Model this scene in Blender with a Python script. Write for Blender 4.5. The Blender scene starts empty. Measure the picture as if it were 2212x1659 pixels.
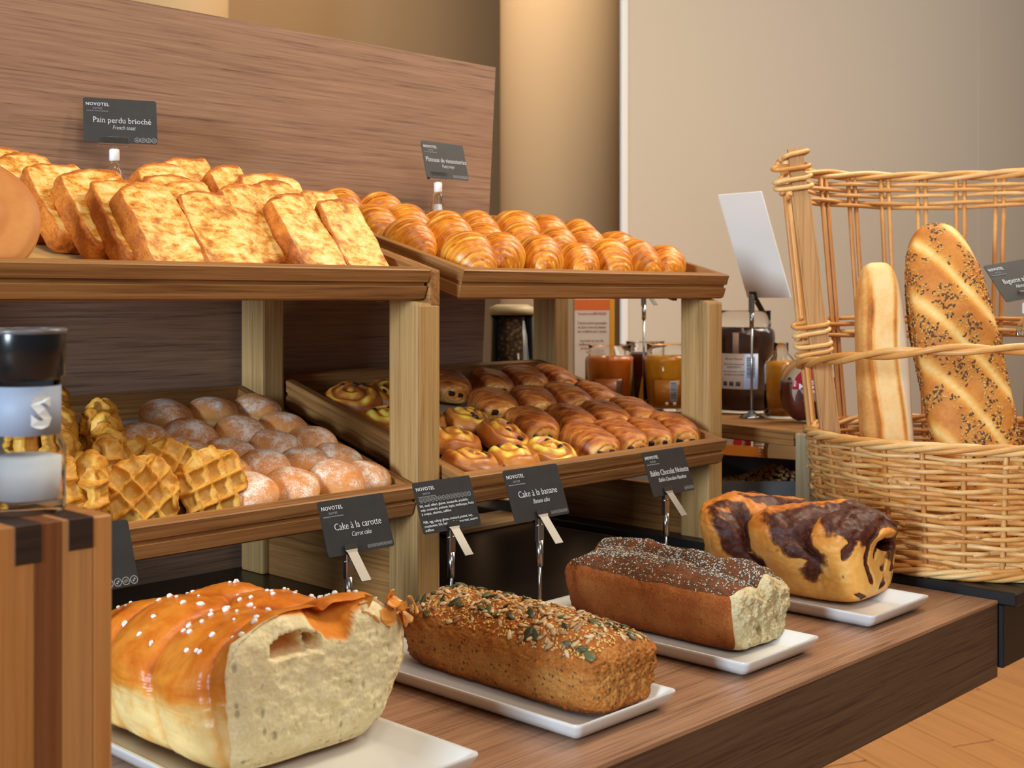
import bpy, bmesh, math, random
from mathutils import Vector, Matrix, Euler, noise as mnoise

random.seed(7)
PI = math.pi
scn = bpy.context.scene
COL = scn.collection

# ------------------------------------------------------------------ camera
# the counter top is z = 0; the counter runs along X, its back is +Y
cam_d = bpy.data.cameras.new('camera')
cam = bpy.data.objects.new('camera', cam_d)
COL.objects.link(cam)
cam.location = (0.0, 0.0, 0.4)
cam.rotation_euler = (PI / 2, 0, -math.atan2(0.7213, 0.6926))
cam_d.sensor_fit = 'HORIZONTAL'
cam_d.sensor_width = 36.0
cam_d.lens = 44.64
cam_d.shift_y = -0.0857
cam_d.clip_start = 0.02
cam_d.clip_end = 60
cam_d.dof.use_dof = True
cam_d.dof.focus_distance = 1.42
cam_d.dof.aperture_fstop = 11.0
scn.camera = cam

# ------------------------------------------------------------------ light and exposure
scn.view_settings.view_transform = 'Standard'
scn.view_settings.look = 'None'
scn.view_settings.exposure = 0.0
scn.view_settings.gamma = 1.0
scn.view_settings.use_curve_mapping = False

world = bpy.data.worlds.new('world')
scn.world = world
world.use_nodes = True
world.node_tree.nodes['Background'].inputs[0].default_value = (1.0, 0.90, 0.78, 1)
world.node_tree.nodes['Background'].inputs[1].default_value = 0.13


def area(name, loc, target, size, power, color, size_y=None):
    d = bpy.data.lights.new(name, 'AREA')
    d.energy = power
    d.color = color
    d.size = size
    if size_y:
        d.shape = 'RECTANGLE'
        d.size_y = size_y
    o = bpy.data.objects.new(name, d)
    COL.objects.link(o)
    o.location = loc
    o.rotation_euler = (Vector(target) - Vector(loc)).to_track_quat('-Z', 'Y').to_euler()
    return o


# cool daylight falling in high from the left, a soft fill added from the customers' side,
# warm lamps in the ceiling above the buffet, a corridor lamp behind, and added fills
area('window_daylight', (-4.6, 0.02, 1.00), (0.9, 0.90, 0.12), 0.80, 360, (0.68, 0.85, 1.0), 1.3)
area('front_fill', (0.35, -1.2, 1.9), (1.1, 1.0, 0.15), 1.7, 29, (1.0, 0.94, 0.84), 1.2)
area('ceiling_lamp_front', (1.75, 0.45, 2.0), (1.3, 1.30, 0.40), 0.28, 15, (1.0, 0.81, 0.58))
area('ceiling_lamp_side', (0.70, 0.60, 2.0), (0.80, 1.30, 0.42), 0.30, 7.5, (1.0, 0.81, 0.58))
area('wall_wash', (5.6, -0.2, 2.5), (6.2, 3.0, 0.3), 1.8, 54, (1.0, 0.97, 0.93))  # unseen light added to wash the right wall evenly
area('back_right_fill', (3.0, 0.9, 2.3), (2.2, 1.4, 0.1), 0.5, 15, (1.0, 0.86, 0.68))  # added to brighten the things behind the bin and the basket back
area('floor_fill', (3.4, 0.3, 2.3), (3.3, 1.4, -0.9), 1.2, 60, (1.0, 0.86, 0.66))  # added over the aisle to brighten the floor, no fixture in view
area('ceiling_lamp_corridor', (3.6, 3.75, 2.7), (4.2, 5.2, 0.6), 1.0, 24, (1.0, 0.86, 0.68))


# ------------------------------------------------------------------ material helper
def lin(r, g, b):
    def f(c):
        c /= 255.0
        return c / 12.92 if c <= 0.04045 else ((c + 0.055) / 1.055) ** 2.4
    return (f(r), f(g), f(b), 1.0)


class NB:
    def __init__(s, name):
        s.m = bpy.data.materials.new(name)
        s.m.use_nodes = True
        s.t = s.m.node_tree
        s.t.nodes.clear()
        s.out = s.t.nodes.new('ShaderNodeOutputMaterial')
        s.b = s.t.nodes.new('ShaderNodeBsdfPrincipled')
        s.t.links.new(s.b.outputs[0], s.out.inputs[0])

    def node(s, typ, **props):
        n = s.t.nodes.new(typ)
        for k, v in props.items():
            setattr(n, k, v)
        return n

    def put(s, sock, v):
        if isinstance(v, bpy.types.NodeSocket):
            s.t.links.new(v, sock)
        elif v is not None:
            sock.default_value = v

    def coord(s, scale=(1, 1, 1), rnd=0.0, rot=(0, 0, 0), kind='Object'):
        tc = s.node('ShaderNodeTexCoord')
        v = tc.outputs[kind]
        mp = s.node('ShaderNodeMapping')
        s.t.links.new(v, mp.inputs[0])
        mp.inputs['Scale'].default_value = scale
        mp.inputs['Rotation'].default_value = rot
        if rnd:
            oi = s.node('ShaderNodeObjectInfo')
            mu = s.math('MULTIPLY', oi.outputs['Random'], rnd)
            s.t.links.new(mu, mp.inputs['Location'])
        return mp.outputs[0]

    def noise(s, vec, scale, detail=4.0, rough=0.55, dist=0.0):
        n = s.node('ShaderNodeTexNoise')
        s.put(n.inputs['Vector'], vec)
        n.inputs['Scale'].default_value = scale
        n.inputs['Detail'].default_value = detail
        n.inputs['Roughness'].default_value = rough
        n.inputs['Distortion'].default_value = dist
        return n.outputs[0]

    def voronoi(s, vec, scale, feature='F1', out='Distance'):
        n = s.node('ShaderNodeTexVoronoi', feature=feature)
        s.put(n.inputs['Vector'], vec)
        n.inputs['Scale'].default_value = scale
        return n.outputs[out]

    def wave(s, vec, scale, dist=2.0, detail=2.0, dscale=1.0, axis='X'):
        n = s.node('ShaderNodeTexWave')
        n.bands_direction = axis
        s.put(n.inputs['Vector'], vec)
        n.inputs['Scale'].default_value = scale
        n.inputs['Distortion'].default_value = dist
        n.inputs['Detail'].default_value = detail
        n.inputs['Detail Scale'].default_value = dscale
        return n.outputs['Fac']

    def ramp(s, fac, stops, interp='LINEAR'):
        n = s.node('ShaderNodeValToRGB')
        n.color_ramp.interpolation = interp
        els = n.color_ramp.elements
        while len(els) < len(stops):
            els.new(0.5)
        for e, (p, c) in zip(els, stops):
            e.position = p
            e.color = c if len(c) == 4 else (*c, 1)
        s.put(n.inputs[0], fac)
        return n.outputs[0]

    def math(s, op, a, b=0.0, clamp=False):
        n = s.node('ShaderNodeMath', operation=op)
        n.use_clamp = clamp
        s.put(n.inputs[0], a)
        s.put(n.inputs[1], b)
        return n.outputs[0]

    def mix(s, fac, a, b, mode='MIX'):
        n = s.node('ShaderNodeMix', data_type='RGBA', blend_type=mode)
        s.put(n.inputs[0], fac)
        s.put(n.inputs[6], a)
        s.put(n.inputs[7], b)
        return n.outputs[2]

    def attr(s, name):
        n = s.node('ShaderNodeAttribute', attribute_name=name)
        return n.outputs['Fac']

    def normal_z(s):
        g = s.node('ShaderNodeNewGeometry')
        x = s.node('ShaderNodeSeparateXYZ')
        s.t.links.new(g.outputs['Normal'], x.inputs[0])
        return x.outputs[2]

    def bump(s, h, strength=0.3, dist=0.002):
        n = s.node('ShaderNodeBump')
        n.inputs['Strength'].default_value = strength
        n.inputs['Distance'].default_value = dist
        s.put(n.inputs['Height'], h)
        s.t.links.new(n.outputs[0], s.b.inputs['Normal'])

    def done(s, color, rough=0.5, spec=0.5, **kw):
        s.put(s.b.inputs['Base Color'], color)
        s.put(s.b.inputs['Roughness'], rough)
        s.b.inputs['Specular IOR Level'].default_value = spec
        for k, v in kw.items():
            s.put(s.b.inputs[k.replace('_', ' ')], v)
        return s.m


BW = lambda v: (v, v, v, 1)


def plain(name, rgb, rough=0.5, spec=0.5, **kw):
    return NB(name).done(lin(*rgb), rough, spec, **kw)


def wood(name, light, mid, dark, axis='X', grain=1.0, rough=0.5, rnd=7.0, fine=1.0, spec=0.3, contrast=1.0):
    n = NB(name)
    st = {'X': (0.022, 1, 1), 'Y': (1, 0.022, 1), 'Z': (1, 1, 0.022)}[axis]
    v = n.coord(st, rnd)
    g1 = n.noise(v, 130 * grain, 5, 0.66, 0.5)
    g2 = n.noise(v, 420 * fine, 3, 0.6)
    g3 = n.noise(v, 22 * grain, 3, 0.5, 0.8)
    s = n.math('ADD', n.math('MULTIPLY', g1, 0.50), n.math('MULTIPLY', g2, 0.32))
    s = n.math('ADD', s, n.math('MULTIPLY', g3, 0.18))
    w = 0.10 / contrast
    c = n.ramp(s, [(0.5 - 1.6 * w, lin(*dark)), (0.5 - 0.25 * w, lin(*mid)), (0.5 + 2.4 * w, lin(*light))])
    n.bump(s, 0.18, 0.0012)
    return n.done(c, rough, spec)


M = {}
M['laminate'] = wood('walnut_laminate', (170, 136, 111), (138, 105, 84), (88, 64, 52), 'X', 1.9, 0.38, 0.0, 1.3, 0.4, 1.0)
M['oak_x'] = wood('oak_rail', (186, 138, 84), (144, 98, 54), (90, 57, 30), 'X', 1.0, 0.5)
M['oak_y'] = wood('oak_rail_side', (182, 134, 82), (138, 94, 50), (86, 54, 28), 'Y', 1.0, 0.5)
M['oak_post'] = wood('oak_post', (196, 162, 108), (164, 128, 80), (118, 86, 48), 'Z', 0.9, 0.5)
M['oak_pale'] = wood('grey_oak', (190, 172, 138), (160, 140, 106), (120, 100, 72), 'Z', 1.0, 0.6)
M['dark_top'] = wood('dark_grained_top', (34, 26, 22), (22, 16, 13), (10, 8, 7), 'X', 1.0, 0.30, 0.0, 1.0, 0.45)
M['floor'] = wood('floor_oak', (206, 150, 92), (190, 132, 76), (160, 106, 60), 'X', 0.4, 0.42, 9.0, 0.4, 0.4)


def wall_mat(name, rgb, var=0.03):
    n = NB(name)
    v = n.coord((1, 1, 1))
    k = n.noise(v, 220, 2, 0.6)
    a = lin(*rgb)
    lo = tuple(x * (1 - var) for x in a[:3]) + (1,)
    hi = tuple(x * (1 + var) for x in a[:3]) + (1,)
    c = n.ramp(k, [(0.3, lo), (0.7, hi)])
    n.bump(k, 0.12, 0.001)
    return n.done(c, 0.8, 0.2)


M['wall'] = wall_mat('beige_wallcovering', (198, 184, 166))
M['wall_far'] = wall_mat('ochre_wall', (172, 142, 106))
M['column'] = wall_mat('plaster_column', (206, 172, 130), 0.02)
M['white_paint'] = plain('white_paint', (228, 226, 222), 0.4)
M['ceramic'] = plain('white_glazed_ceramic', (214, 214, 213), 0.16, 0.5, Coat_Weight=0.3, Coat_Roughness=0.06)
M['black'] = plain('black_laminate', (22, 22, 24), 0.42, 0.4)
M['steel'] = NB('brushed_steel').done(lin(104, 101, 97), 0.40, 0.5, Metallic=1.0)
M['chrome'] = NB('chrome_rod').done(lin(176, 178, 180), 0.24, 0.5, Metallic=1.0)
M['clear'] = NB('clear_acrylic').done((1, 1, 1, 1), 0.04, 0.5, Transmission_Weight=1.0, IOR=1.3)
M['glass'] = NB('jar_glass').done((0.98, 0.985, 0.98, 1), 0.02, 0.9, Transmission_Weight=1.0, IOR=1.18)
M['thin_glass'] = NB('thin_mill_glass').done((0.98, 0.985, 0.98, 1), 0.02, 0.9, Transmission_Weight=1.0, IOR=1.06)
M['white_plastic'] = plain('white_plastic', (226, 228, 228), 0.4)
M['print'] = plain('white_print', (205, 208, 212), 0.6)
M['print_dim'] = plain('grey_print', (150, 152, 156), 0.6)


def card_mat():
    n = NB('slate_card')
    v = n.coord()
    k = n.noise(v, 60, 4, 0.6)
    c = n.ramp(k, [(0.3, lin(38, 37, 38)), (0.75, lin(46, 45, 46))])
    n.bump(k, 0.05, 0.0005)
    return n.done(c, 0.46, 0.3)


M['card'] = card_mat()


def paper_mat(name, rgb, rough=0.8):
    n = NB(name)
    k = n.noise(n.coord(), 25, 4, 0.6)
    a = lin(*rgb)
    c = n.ramp(k, [(0.3, tuple(x * 0.9 for x in a[:3]) + (1,)), (0.7, a)])
    n.bump(k, 0.2, 0.003)
    return n.done(c, rough, 0.2)


M['kraft'] = paper_mat('kraft_paper', (214, 176, 116))
M['paper_grey'] = paper_mat('baking_paper', (176, 170, 160))


# ------------------------------------------------------------------ mesh helpers
def obj(name, me, parent=None):
    o = bpy.data.objects.new(name, me)
    COL.objects.link(o)
    if parent is not None:
        o.parent = parent
    return o


def make_mesh(name, verts, faces, mats, smooth=True, attrs=None, fmat=None):
    me = bpy.data.meshes.new(name)
    me.from_pydata([tuple(v) for v in verts], [], faces)
    for m in (mats if isinstance(mats, (list, tuple)) else [mats]):
        me.materials.append(m)
    me.polygons.foreach_set('use_smooth', [smooth] * len(me.polygons))
    if fmat is not None:
        me.polygons.foreach_set('material_index', fmat)
    for k, vals in (attrs or {}).items():
        a = me.attributes.new(k, 'FLOAT', 'POINT')
        a.data.foreach_set('value', vals)
    me.update()
    return me


def fix_normals(me):
    bm = bmesh.new()
    bm.from_mesh(me)
    bmesh.ops.recalc_face_normals(bm, faces=bm.faces)
    bm.to_mesh(me)
    bm.free()
    return me


def empty(name, loc=(0, 0, 0), rot=(0, 0, 0)):
    o = bpy.data.objects.new(name, None)
    o.empty_display_size = 0.02
    COL.objects.link(o)
    o.location = loc
    o.rotation_euler = rot
    return o


def tag(o, label=None, cat=None, group=None, kind=None):
    if label:
        o['label'] = label
    if cat:
        o['category'] = cat
    if group:
        o['group'] = group
    if kind:
        o['kind'] = kind
    return o


def box_mesh(name, lo, hi, mat, bevel=0.0, segs=2, shear=None):
    bm = bmesh.new()
    bmesh.ops.create_cube(bm, size=1.0)
    for v in bm.verts:
        v.co = Vector([lo[i] + (v.co[i] + 0.5) * (hi[i] - lo[i]) for i in range(3)])
    if bevel:
        bmesh.ops.bevel(bm, geom=list(bm.edges), offset=bevel, segments=segs, affect='EDGES', profile=0.6)
    if shear:
        for v in bm.verts:
            v.co = Vector(shear(v.co))
    me = bpy.data.meshes.new(name)
    bm.to_mesh(me)
    bm.free()
    me.materials.append(mat)
    return me


def box(name, lo, hi, mat, parent=None, bevel=0.0, segs=2, shear=None):
    return obj(name, box_mesh(name, lo, hi, mat, bevel, segs, shear), parent)


def join_parts(name, parts, mat, smooth=False):
    """several (verts, faces) lists in one mesh"""
    V, Fs = [], []
    for v, f in parts:
        b = len(V)
        V += [tuple(x) for x in v]
        Fs += [tuple(b + i for i in q) for q in f]
    return make_mesh(name, V, Fs, mat, smooth)


def lathe_data(profile, seg=40):
    V, Fs = [], []
    n = len(profile)
    for i in range(seg):
        a = 2 * PI * i / seg
        for r, z in profile:
            V.append((r * math.cos(a), r * math.sin(a), z))
    for i in range(seg):
        j = (i + 1) % seg
        for k in range(n - 1):
            Fs.append((i * n + k, j * n + k, j * n + k + 1, i * n + k + 1))
    return V, Fs


def lathe(name, profile, mat, parent=None, seg=40, loc=(0, 0, 0), smooth=True):
    V, Fs = lathe_data(profile, seg)
    me = make_mesh(name, V, Fs, mat, smooth)
    bm = bmesh.new()
    bm.from_mesh(me)
    bmesh.ops.remove_doubles(bm, verts=bm.verts, dist=1e-6)
    bmesh.ops.recalc_face_normals(bm, faces=bm.faces)
    bm.to_mesh(me)
    bm.free()
    o = obj(name, me, parent)
    o.location = loc
    return o


def tube_data(pts, rad, seg=8, cap=True, squash=None):
    """a tube along a polyline; rad is a number or a list"""
    pts = [Vector(p) for p in pts]
    n = len(pts)
    rads = rad if isinstance(rad, (list, tuple)) else [rad] * n
    V, Fs = [], []
    t0 = (pts[1] - pts[0]).normalized()
    ref = Vector((0, 0, 1)) if abs(t0.z) < 0.9 else Vector((1, 0, 0))
    u = t0.cross(ref).normalized()
    for i in range(n):
        t = (pts[min(i + 1, n - 1)] - pts[max(i - 1, 0)]).normalized()
        u = (u - t * u.dot(t)).normalized()
        w = t.cross(u)
        for k in range(seg):
            a = 2 * PI * k / seg
            V.append(pts[i] + (u * math.cos(a) + w * math.sin(a)) * rads[i])
    for i in range(n - 1):
        for k in range(seg):
            k2 = (k + 1) % seg
            Fs.append((i * seg + k, i * seg + k2, (i + 1) * seg + k2, (i + 1) * seg + k))
    if cap:
        Fs.append(tuple(range(seg))[::-1])
        Fs.append(tuple((n - 1) * seg + k for k in range(seg)))
    return V, Fs


def tube(name, pts, rad, mat, parent=None, seg=8):
    V, Fs = tube_data(pts, rad, seg)
    return obj(name, make_mesh(name, V, Fs, mat, True), parent)


_cube_cache = {}


def cube_grid(n):
    """unit cube surface cut in n x n quads a side: verts in [-1,1]^3, quads, side of each quad"""
    if n in _cube_cache:
        return _cube_cache[n]
    idx, V, Fs, side = {}, [], [], []

    def vid(p):
        k = tuple(round(c * n) for c in p)
        if k not in idx:
            idx[k] = len(V)
            V.append(p)
        return idx[k]
    for ax in range(3):
        for sg in (-1, 1):
            for i in range(n):
                for j in range(n):
                    q = []
                    for di, dj in ((0, 0), (1, 0), (1, 1), (0, 1)):
                        a, b = -1 + 2 * (i + di) / n, -1 + 2 * (j + dj) / n
                        p = [0, 0, 0]
                        p[ax] = sg
                        p[(ax + 1) % 3] = a
                        p[(ax + 2) % 3] = b
                        q.append(vid(tuple(p)))
                    Fs.append(tuple(q) if sg > 0 else tuple(q[::-1]))
                    side.append((ax, sg))
    _cube_cache[n] = (V, Fs, side)
    return _cube_cache[n]


def rounded(p, k):
    """cube point pushed onto a superellipsoid of power k"""
    d = (abs(p[0]) ** k + abs(p[1]) ** k + abs(p[2]) ** k) ** (1.0 / k)
    return (p[0] / d, p[1] / d, p[2] / d)


def sm(a, b, x):
    t = min(1.0, max(0.0, (x - a) / (b - a)))
    return t * t * (3 - 2 * t)


def nz(x, y, z, s=1.0, o=0.0):
    return mnoise.noise(Vector((x * s + o, y * s - o * 0.7, z * s + o * 1.3)))


def fbm(x, y, z, s=1.0, o=0.0, oct=3):
    a, f, r = 1.0, s, 0.0
    for _ in range(oct):
        r += a * mnoise.noise(Vector((x * f + o, y * f - o, z * f + 2 * o)))
        a *= 0.5
        f *= 2.1
    return r


def copy_tree(o, parent=None):
    c = o.copy()
    COL.objects.link(c)
    if parent is not None:
        c.parent = parent
    for ch in list(o.children):
        copy_tree(ch, c)
    return c


ORD = ['first', 'second', 'third', 'fourth', 'fifth', 'sixth', 'seventh', 'eighth', 'ninth', 'tenth']


# ------------------------------------------------------------------ the room
def structure(o):
    o['kind'] = 'structure'
    return o


fl = structure(empty('floor', (0, 0, -0.9)))
box('floor_base', (-3, -4, -0.05), (12, 8, -0.012), M['floor'], fl)
pl_mesh = box_mesh('plank', (0, 0, -0.012), (1.19, 0.148, 0.0), M['floor'], 0.002, 1)
for r in range(20):
    for k in range(4):
        p = obj('plank', pl_mesh, fl)
        p.rotation_euler = (0, 0, math.radians(65))
        q = Vector((-1.2 + k * 1.2 - (r % 3) * 0.4, -r * 0.15, 0))
        p.location = Euler((0, 0, math.radians(65))).to_matrix() @ q + Vector((2.0, 1.9, 0))

structure(box('wall_back', (3.745, 3.0, -0.9), (9.5, 3.014, 2.8), M['wall']))
structure(box('trim_1', (3.711, 2.992, -0.9), (3.747, 3.004, 2.8), M['white_paint'], None, 0.003))
structure(box('trim_2', (6.84, 2.997, -0.9), (6.846, 3.0, 2.8), M['wall']))
structure(box('wall_far', (0.5, 5.2, -0.9), (9.5, 5.3, 2.8), M['wall_far']))


def column(name, x, y, r):
    o = lathe(name, [(0.0, 0), (r, 0), (r, 3.7), (0.0, 3.7)], M['column'], None, 64, (x, y, -0.9))
    return structure(o)


column('column', 4.62, 4.1, 0.30)
column('column.001', 2.72, 4.75, 0.36)

# ------------------------------------------------------------------ the counter
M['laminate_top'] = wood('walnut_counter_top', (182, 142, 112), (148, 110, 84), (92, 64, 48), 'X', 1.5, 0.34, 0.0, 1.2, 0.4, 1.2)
ct = empty('buffet_counter', (0.65, 0.695, 0.0))
tag(ct, 'long walnut laminate buffet counter with a thick front edge under the cakes', 'counter')


def cbox(name, lo, hi, mat, bevel=0.0):
    l = Vector((0.65, 0.695, 0.0))
    return box(name, Vector(lo) - l, Vector(hi) - l, mat, ct, bevel, 1)


cbox('countertop', (-0.4, 0.695, -0.004), (1.646, 2.0, 0.0), M['laminate_top'])
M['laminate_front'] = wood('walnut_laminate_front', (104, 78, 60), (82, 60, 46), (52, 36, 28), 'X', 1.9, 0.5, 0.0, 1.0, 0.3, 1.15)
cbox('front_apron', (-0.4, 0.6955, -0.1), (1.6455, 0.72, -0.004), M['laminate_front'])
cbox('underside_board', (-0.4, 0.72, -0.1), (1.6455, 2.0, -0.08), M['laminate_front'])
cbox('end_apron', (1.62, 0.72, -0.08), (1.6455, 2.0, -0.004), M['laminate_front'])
cbox('base_cabinet', (-0.2, 1.05, -0.9), (1.5, 1.95, -0.1), M['black'])
dm = box('dark_sheet', (0.25, 1.075, 0.0), (1.63, 1.66, 0.003), M['dark_top'], None, 0.0006, 1)  # one very dark grained sheet on the counter below both stands
tag(dm, 'thin dark wood-grained sheet lying under the two oak display stands', 'mat')

bp = box('back_panel', (0.15, 1.578, 0.0), (1.58, 1.596, 0.805), M['laminate'], None, 0.0008, 1,
         lambda c: (c[0] + (0.0625 * c[2] - 0.028 if c[0] > 1.0 else 0.0), c[1], c[2]))
tag(bp, 'tall walnut laminate board standing behind the display stands', 'panel')

bb = empty('basket_plinth', (2.05, 1.3, -0.9))
tag(bb, 'matt black plinth beside the counter end, under the wicker basket', 'plinth')
for nm, lo, hi, bv in (('plinth_top', (1.649, 0.672, -0.006), (2.46, 1.95, 0.012), 0.002),
                       ('plinth_body', (1.652, 0.690, -0.090), (2.45, 1.94, -0.006), 0.002),
                       ('plinth_foot', (1.70, 1.60, -0.9), (2.1, 1.92, -0.09), 0.0)):
    l = Vector((2.05, 1.3, -0.9))
    box(nm, Vector(lo) - l, Vector(hi) - l, M['black'], bb, bv, 1)

# ------------------------------------------------------------------ trays and stands
SL = math.atan(0.28)
RAIL = [(-0.015, 0.0), (-0.0015, 0.0), (0.0, -0.0012), (-0.0005, -0.0160), (-0.0035, -0.0175), (-0.0035, -0.0212),
        (-0.0004, -0.0222), (-0.0012, -0.0372), (-0.0045, -0.0405), (-0.015, -0.0405)]


def rail_mesh(name, A, B, nrm, mat):
    A, B, nrm = Vector(A), Vector(B), Vector(nrm)
    d = (B - A).normalized()
    V = []
    for P, s in ((A, -1), (B, 1)):
        for o, z in RAIL:
            V.append(P + nrm * o + d * (s * o) + Vector((0, 0, z)))
    n = len(RAIL)
    Fs = [(i, (i + 1) % n, n + (i + 1) % n, n + i) for i in range(n)]
    Fs += [tuple(range(n))[::-1], tuple(range(n, 2 * n))]
    return fix_normals(make_mesh(name, V, Fs, mat, False))


def tray(x0, x1, yf, zf, depth, label, liner):
    t = empty('wooden_tray', (x0, yf, zf), (SL, 0, 0))
    tag(t, label, 'tray', 'grooved oak trays on the display stands')
    L, D = x1 - x0, depth
    c = [(0, 0, 0), (L, 0, 0), (L, D, 0), (0, D, 0)]
    for nm, a, b, nr, m in (('front_rail', 0, 1, (0, -1, 0), M['oak_x']), ('side_rail', 1, 2, (1, 0, 0), M['oak_y']),
                            ('rear_rail', 2, 3, (0, 1, 0), M['oak_x']), ('side_rail', 3, 0, (-1, 0, 0), M['oak_y'])):
        obj(nm, rail_mesh(nm, c[a], c[b], nr, m), t)
    box('base_board', (0.012, 0.012, -0.040), (L - 0.012, D - 0.012, -0.032), M['oak_x'], t)
    # the paper lies loose on the tray: a thing of its own, slightly waved
    n = 24
    V, Fs = [], []
    for i in range(n + 1):
        for j in range(n + 1):
            x = 0.020 + (L - 0.040) * i / n
            y = 0.020 + (D - 0.040) * j / n
            V.append((x, y, -0.0305 + 0.0008 * nz(x, y, 0, 14, x0)))
    for i in range(n):
        for j in range(n):
            a = i * (n + 1) + j
            Fs.append((a, a + n + 1, a + n + 2, a + 1))
    p = obj('tray_liner', make_mesh('tray_liner', V, Fs, liner[0]))
    p.location, p.rotation_euler = t.location, t.rotation_euler
    sol = p.modifiers.new('thick', 'SOLIDIFY')
    sol.thickness = 0.0006
    tag(p, liner[1], 'paper')
    return t


tray(0.485, 1.076, 1.174, 0.433, 0.398, 'oak tray of French toast on top of the left stand',
     (M['kraft'], 'brown kraft paper lining the French toast tray'))
tray(0.485, 1.056, 1.174, 0.164, 0.398, 'oak tray of waffles and doughnuts on the lower left tier',
     (M['paper_grey'], 'grey baking paper under the waffles and doughnuts'))
tray(1.134, 1.733, 1.174, 0.434, 0.398, 'oak tray of croissants on top of the right stand',
     (M['kraft'], 'brown kraft paper hidden beneath the croissants'))
tray(1.100, 1.676, 1.139, 0.174, 0.420, 'oak tray of chocolate and raisin pastries on the lower right tier',
     (M['paper_grey'], 'pale baking paper beneath the chocolate and raisin pastries'))


def stand(label, right_x, left_x, with_left):
    """posts 38 mm wide along X, 56 mm deep; right_x / left_x: inner faces"""
    s = empty('display_stand', (right_x, 1.36, 0.003))
    tag(s, label, 'stand', 'oak display stands')
    o = Vector((right_x, 1.36, 0.003))

    def b(nm, lo, hi, m, bv=0.003):
        return box(nm, Vector(lo) - o, Vector(hi) - o, m, s, bv, 2)
    sides = [(right_x, right_x + 0.038, 1)]
    if with_left:
        sides.append((left_x - 0.038, left_x, -1))
    for xa, xb, sg in sides:
        for ya, yb in ((1.178, 1.234), (1.508, 1.562)):                # tops cut to the slope of the tray
            box('post', (xa - o.x, ya - o.y, 0.003 - o.z), (xb - o.x, yb - o.y, 0.392 - o.z), M['oak_post'], s, 0.004, 2,
                lambda c: (c[0], c[1], c[2] + (0.28 * (c[1] + o.y - 1.182) if c[2] + o.z > 0.3 else 0.0)))
        b('side_board', (xa + 0.010, 1.232, 0.003), (xb - 0.010, 1.508, 0.088), M['oak_y'], 0.002)
        for zc in (0.120, 0.388):                                     # sloping bearers that carry the trays
            w = 0.012
            xi = (xa - w, xa) if sg > 0 else (xb, xb + w)
            box('tray_bearer', (xi[0] - o.x, 1.24 - o.y, zc - 0.014 - o.z), (xi[1] - o.x, 1.54 - o.y, zc - o.z), M['oak_y'], s, 0.001, 1,
                lambda c: (c[0], c[1], c[2] + 0.28 * (c[1] + o.y - 1.174)))
    return s, b, o


s1, b1, o1 = stand('left oak display stand carrying the French toast and doughnut trays', 1.058, 0.484, True)
box('side_cheek', (0.0205, 1.178 - o1.y, 0.386 - o1.z), (0.038, 1.566 - o1.y, 0.4325 - o1.z), M['oak_y'], s1, 0.003, 2,
    lambda c: (c[0], c[1], c[2] + 0.28 * (c[1] + o1.y - 1.176)))
s2, b2, o2 = stand('right oak display stand carrying the croissant and pastry trays', 1.681, 0, False)
for zc in (0.125, 0.388):
    box('ledger', (1.099 - o2.x, 1.25 - o2.y, zc - 0.016 - o2.z), (1.140 - o2.x, 1.52 - o2.y, zc - o2.z), M['oak_y'], s2, 0.001, 1,
        lambda c: (c[0], c[1], c[2] + 0.28 * (c[1] + o2.y - 1.174)))


# ------------------------------------------------------------------ plates
def plate_mesh(name, w, d):
    """rectangular plate with a flared rim; rim top at z = 0.018"""
    prof = [(0.019, 0.0), (0.0150, 0.0005), (0.0085, 0.0045), (0.0040, 0.0100), (0.0016, 0.0152), (0.0005, 0.0172), (0.0008, 0.0186), (0.0030, 0.0188),
            (0.0055, 0.0175), (0.0190, 0.0066), (0.0240, 0.0052)]
    rr = 0.008
    cs = 5
    V, Fs = [], []
    ring_n = 4 * (cs + 1)
    for ins, z in prof:
        r = max(0.0015, rr - ins * 0.25)
        hx, hy = w / 2 - ins, d / 2 - ins
        for cx, cy, a0 in ((hx, hy, 0), (-hx, hy, PI / 2), (-hx, -hy, PI), (hx, -hy, 1.5 * PI)):
            sx, sy = (1 if cx > 0 else -1), (1 if cy > 0 else -1)
            for k in range(cs + 1):
                a = a0 + PI / 2 * k / cs
                V.append((cx - sx * r + r * math.cos(a), cy - sy * r + r * math.sin(a), z))
    for i in range(len(prof) - 1):
        for k in range(ring_n):
            k2 = (k + 1) % ring_n
            Fs.append((i * ring_n + k, i * ring_n + k2, (i + 1) * ring_n + k2, (i + 1) * ring_n + k))
    Fs.append(tuple(range(ring_n))[::-1])
    Fs.append(tuple((len(prof) - 1) * ring_n + k for k in range(ring_n)))
    me = make_mesh(name, V, Fs, M['ceramic'], True)
    fix_normals(me)
    me.set_sharp_from_angle(angle=math.radians(50))
    return me


PM = plate_mesh('serving_plate', 0.150, 0.335)
for x, lab in ((0.645, 'white rectangular plate under the cut brioche, nearest the wooden block'),
               (0.925, 'white rectangular plate under the seeded carrot cake'),
               (1.192, 'white rectangular plate under the grey-seeded banana cake'),
               (1.462, 'white rectangular plate under the chocolate babka, beside the basket')):
    p = obj('serving_plate', plate_mesh('serving_plate', 0.205, 0.335) if x < 0.7 else PM)
    p.location = (x, 0.735 + 0.1675 + (0.016 if x < 0.7 else 0.0), 0.0002)
    tag(p, lab, 'plate', 'white plates along the counter front')


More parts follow.
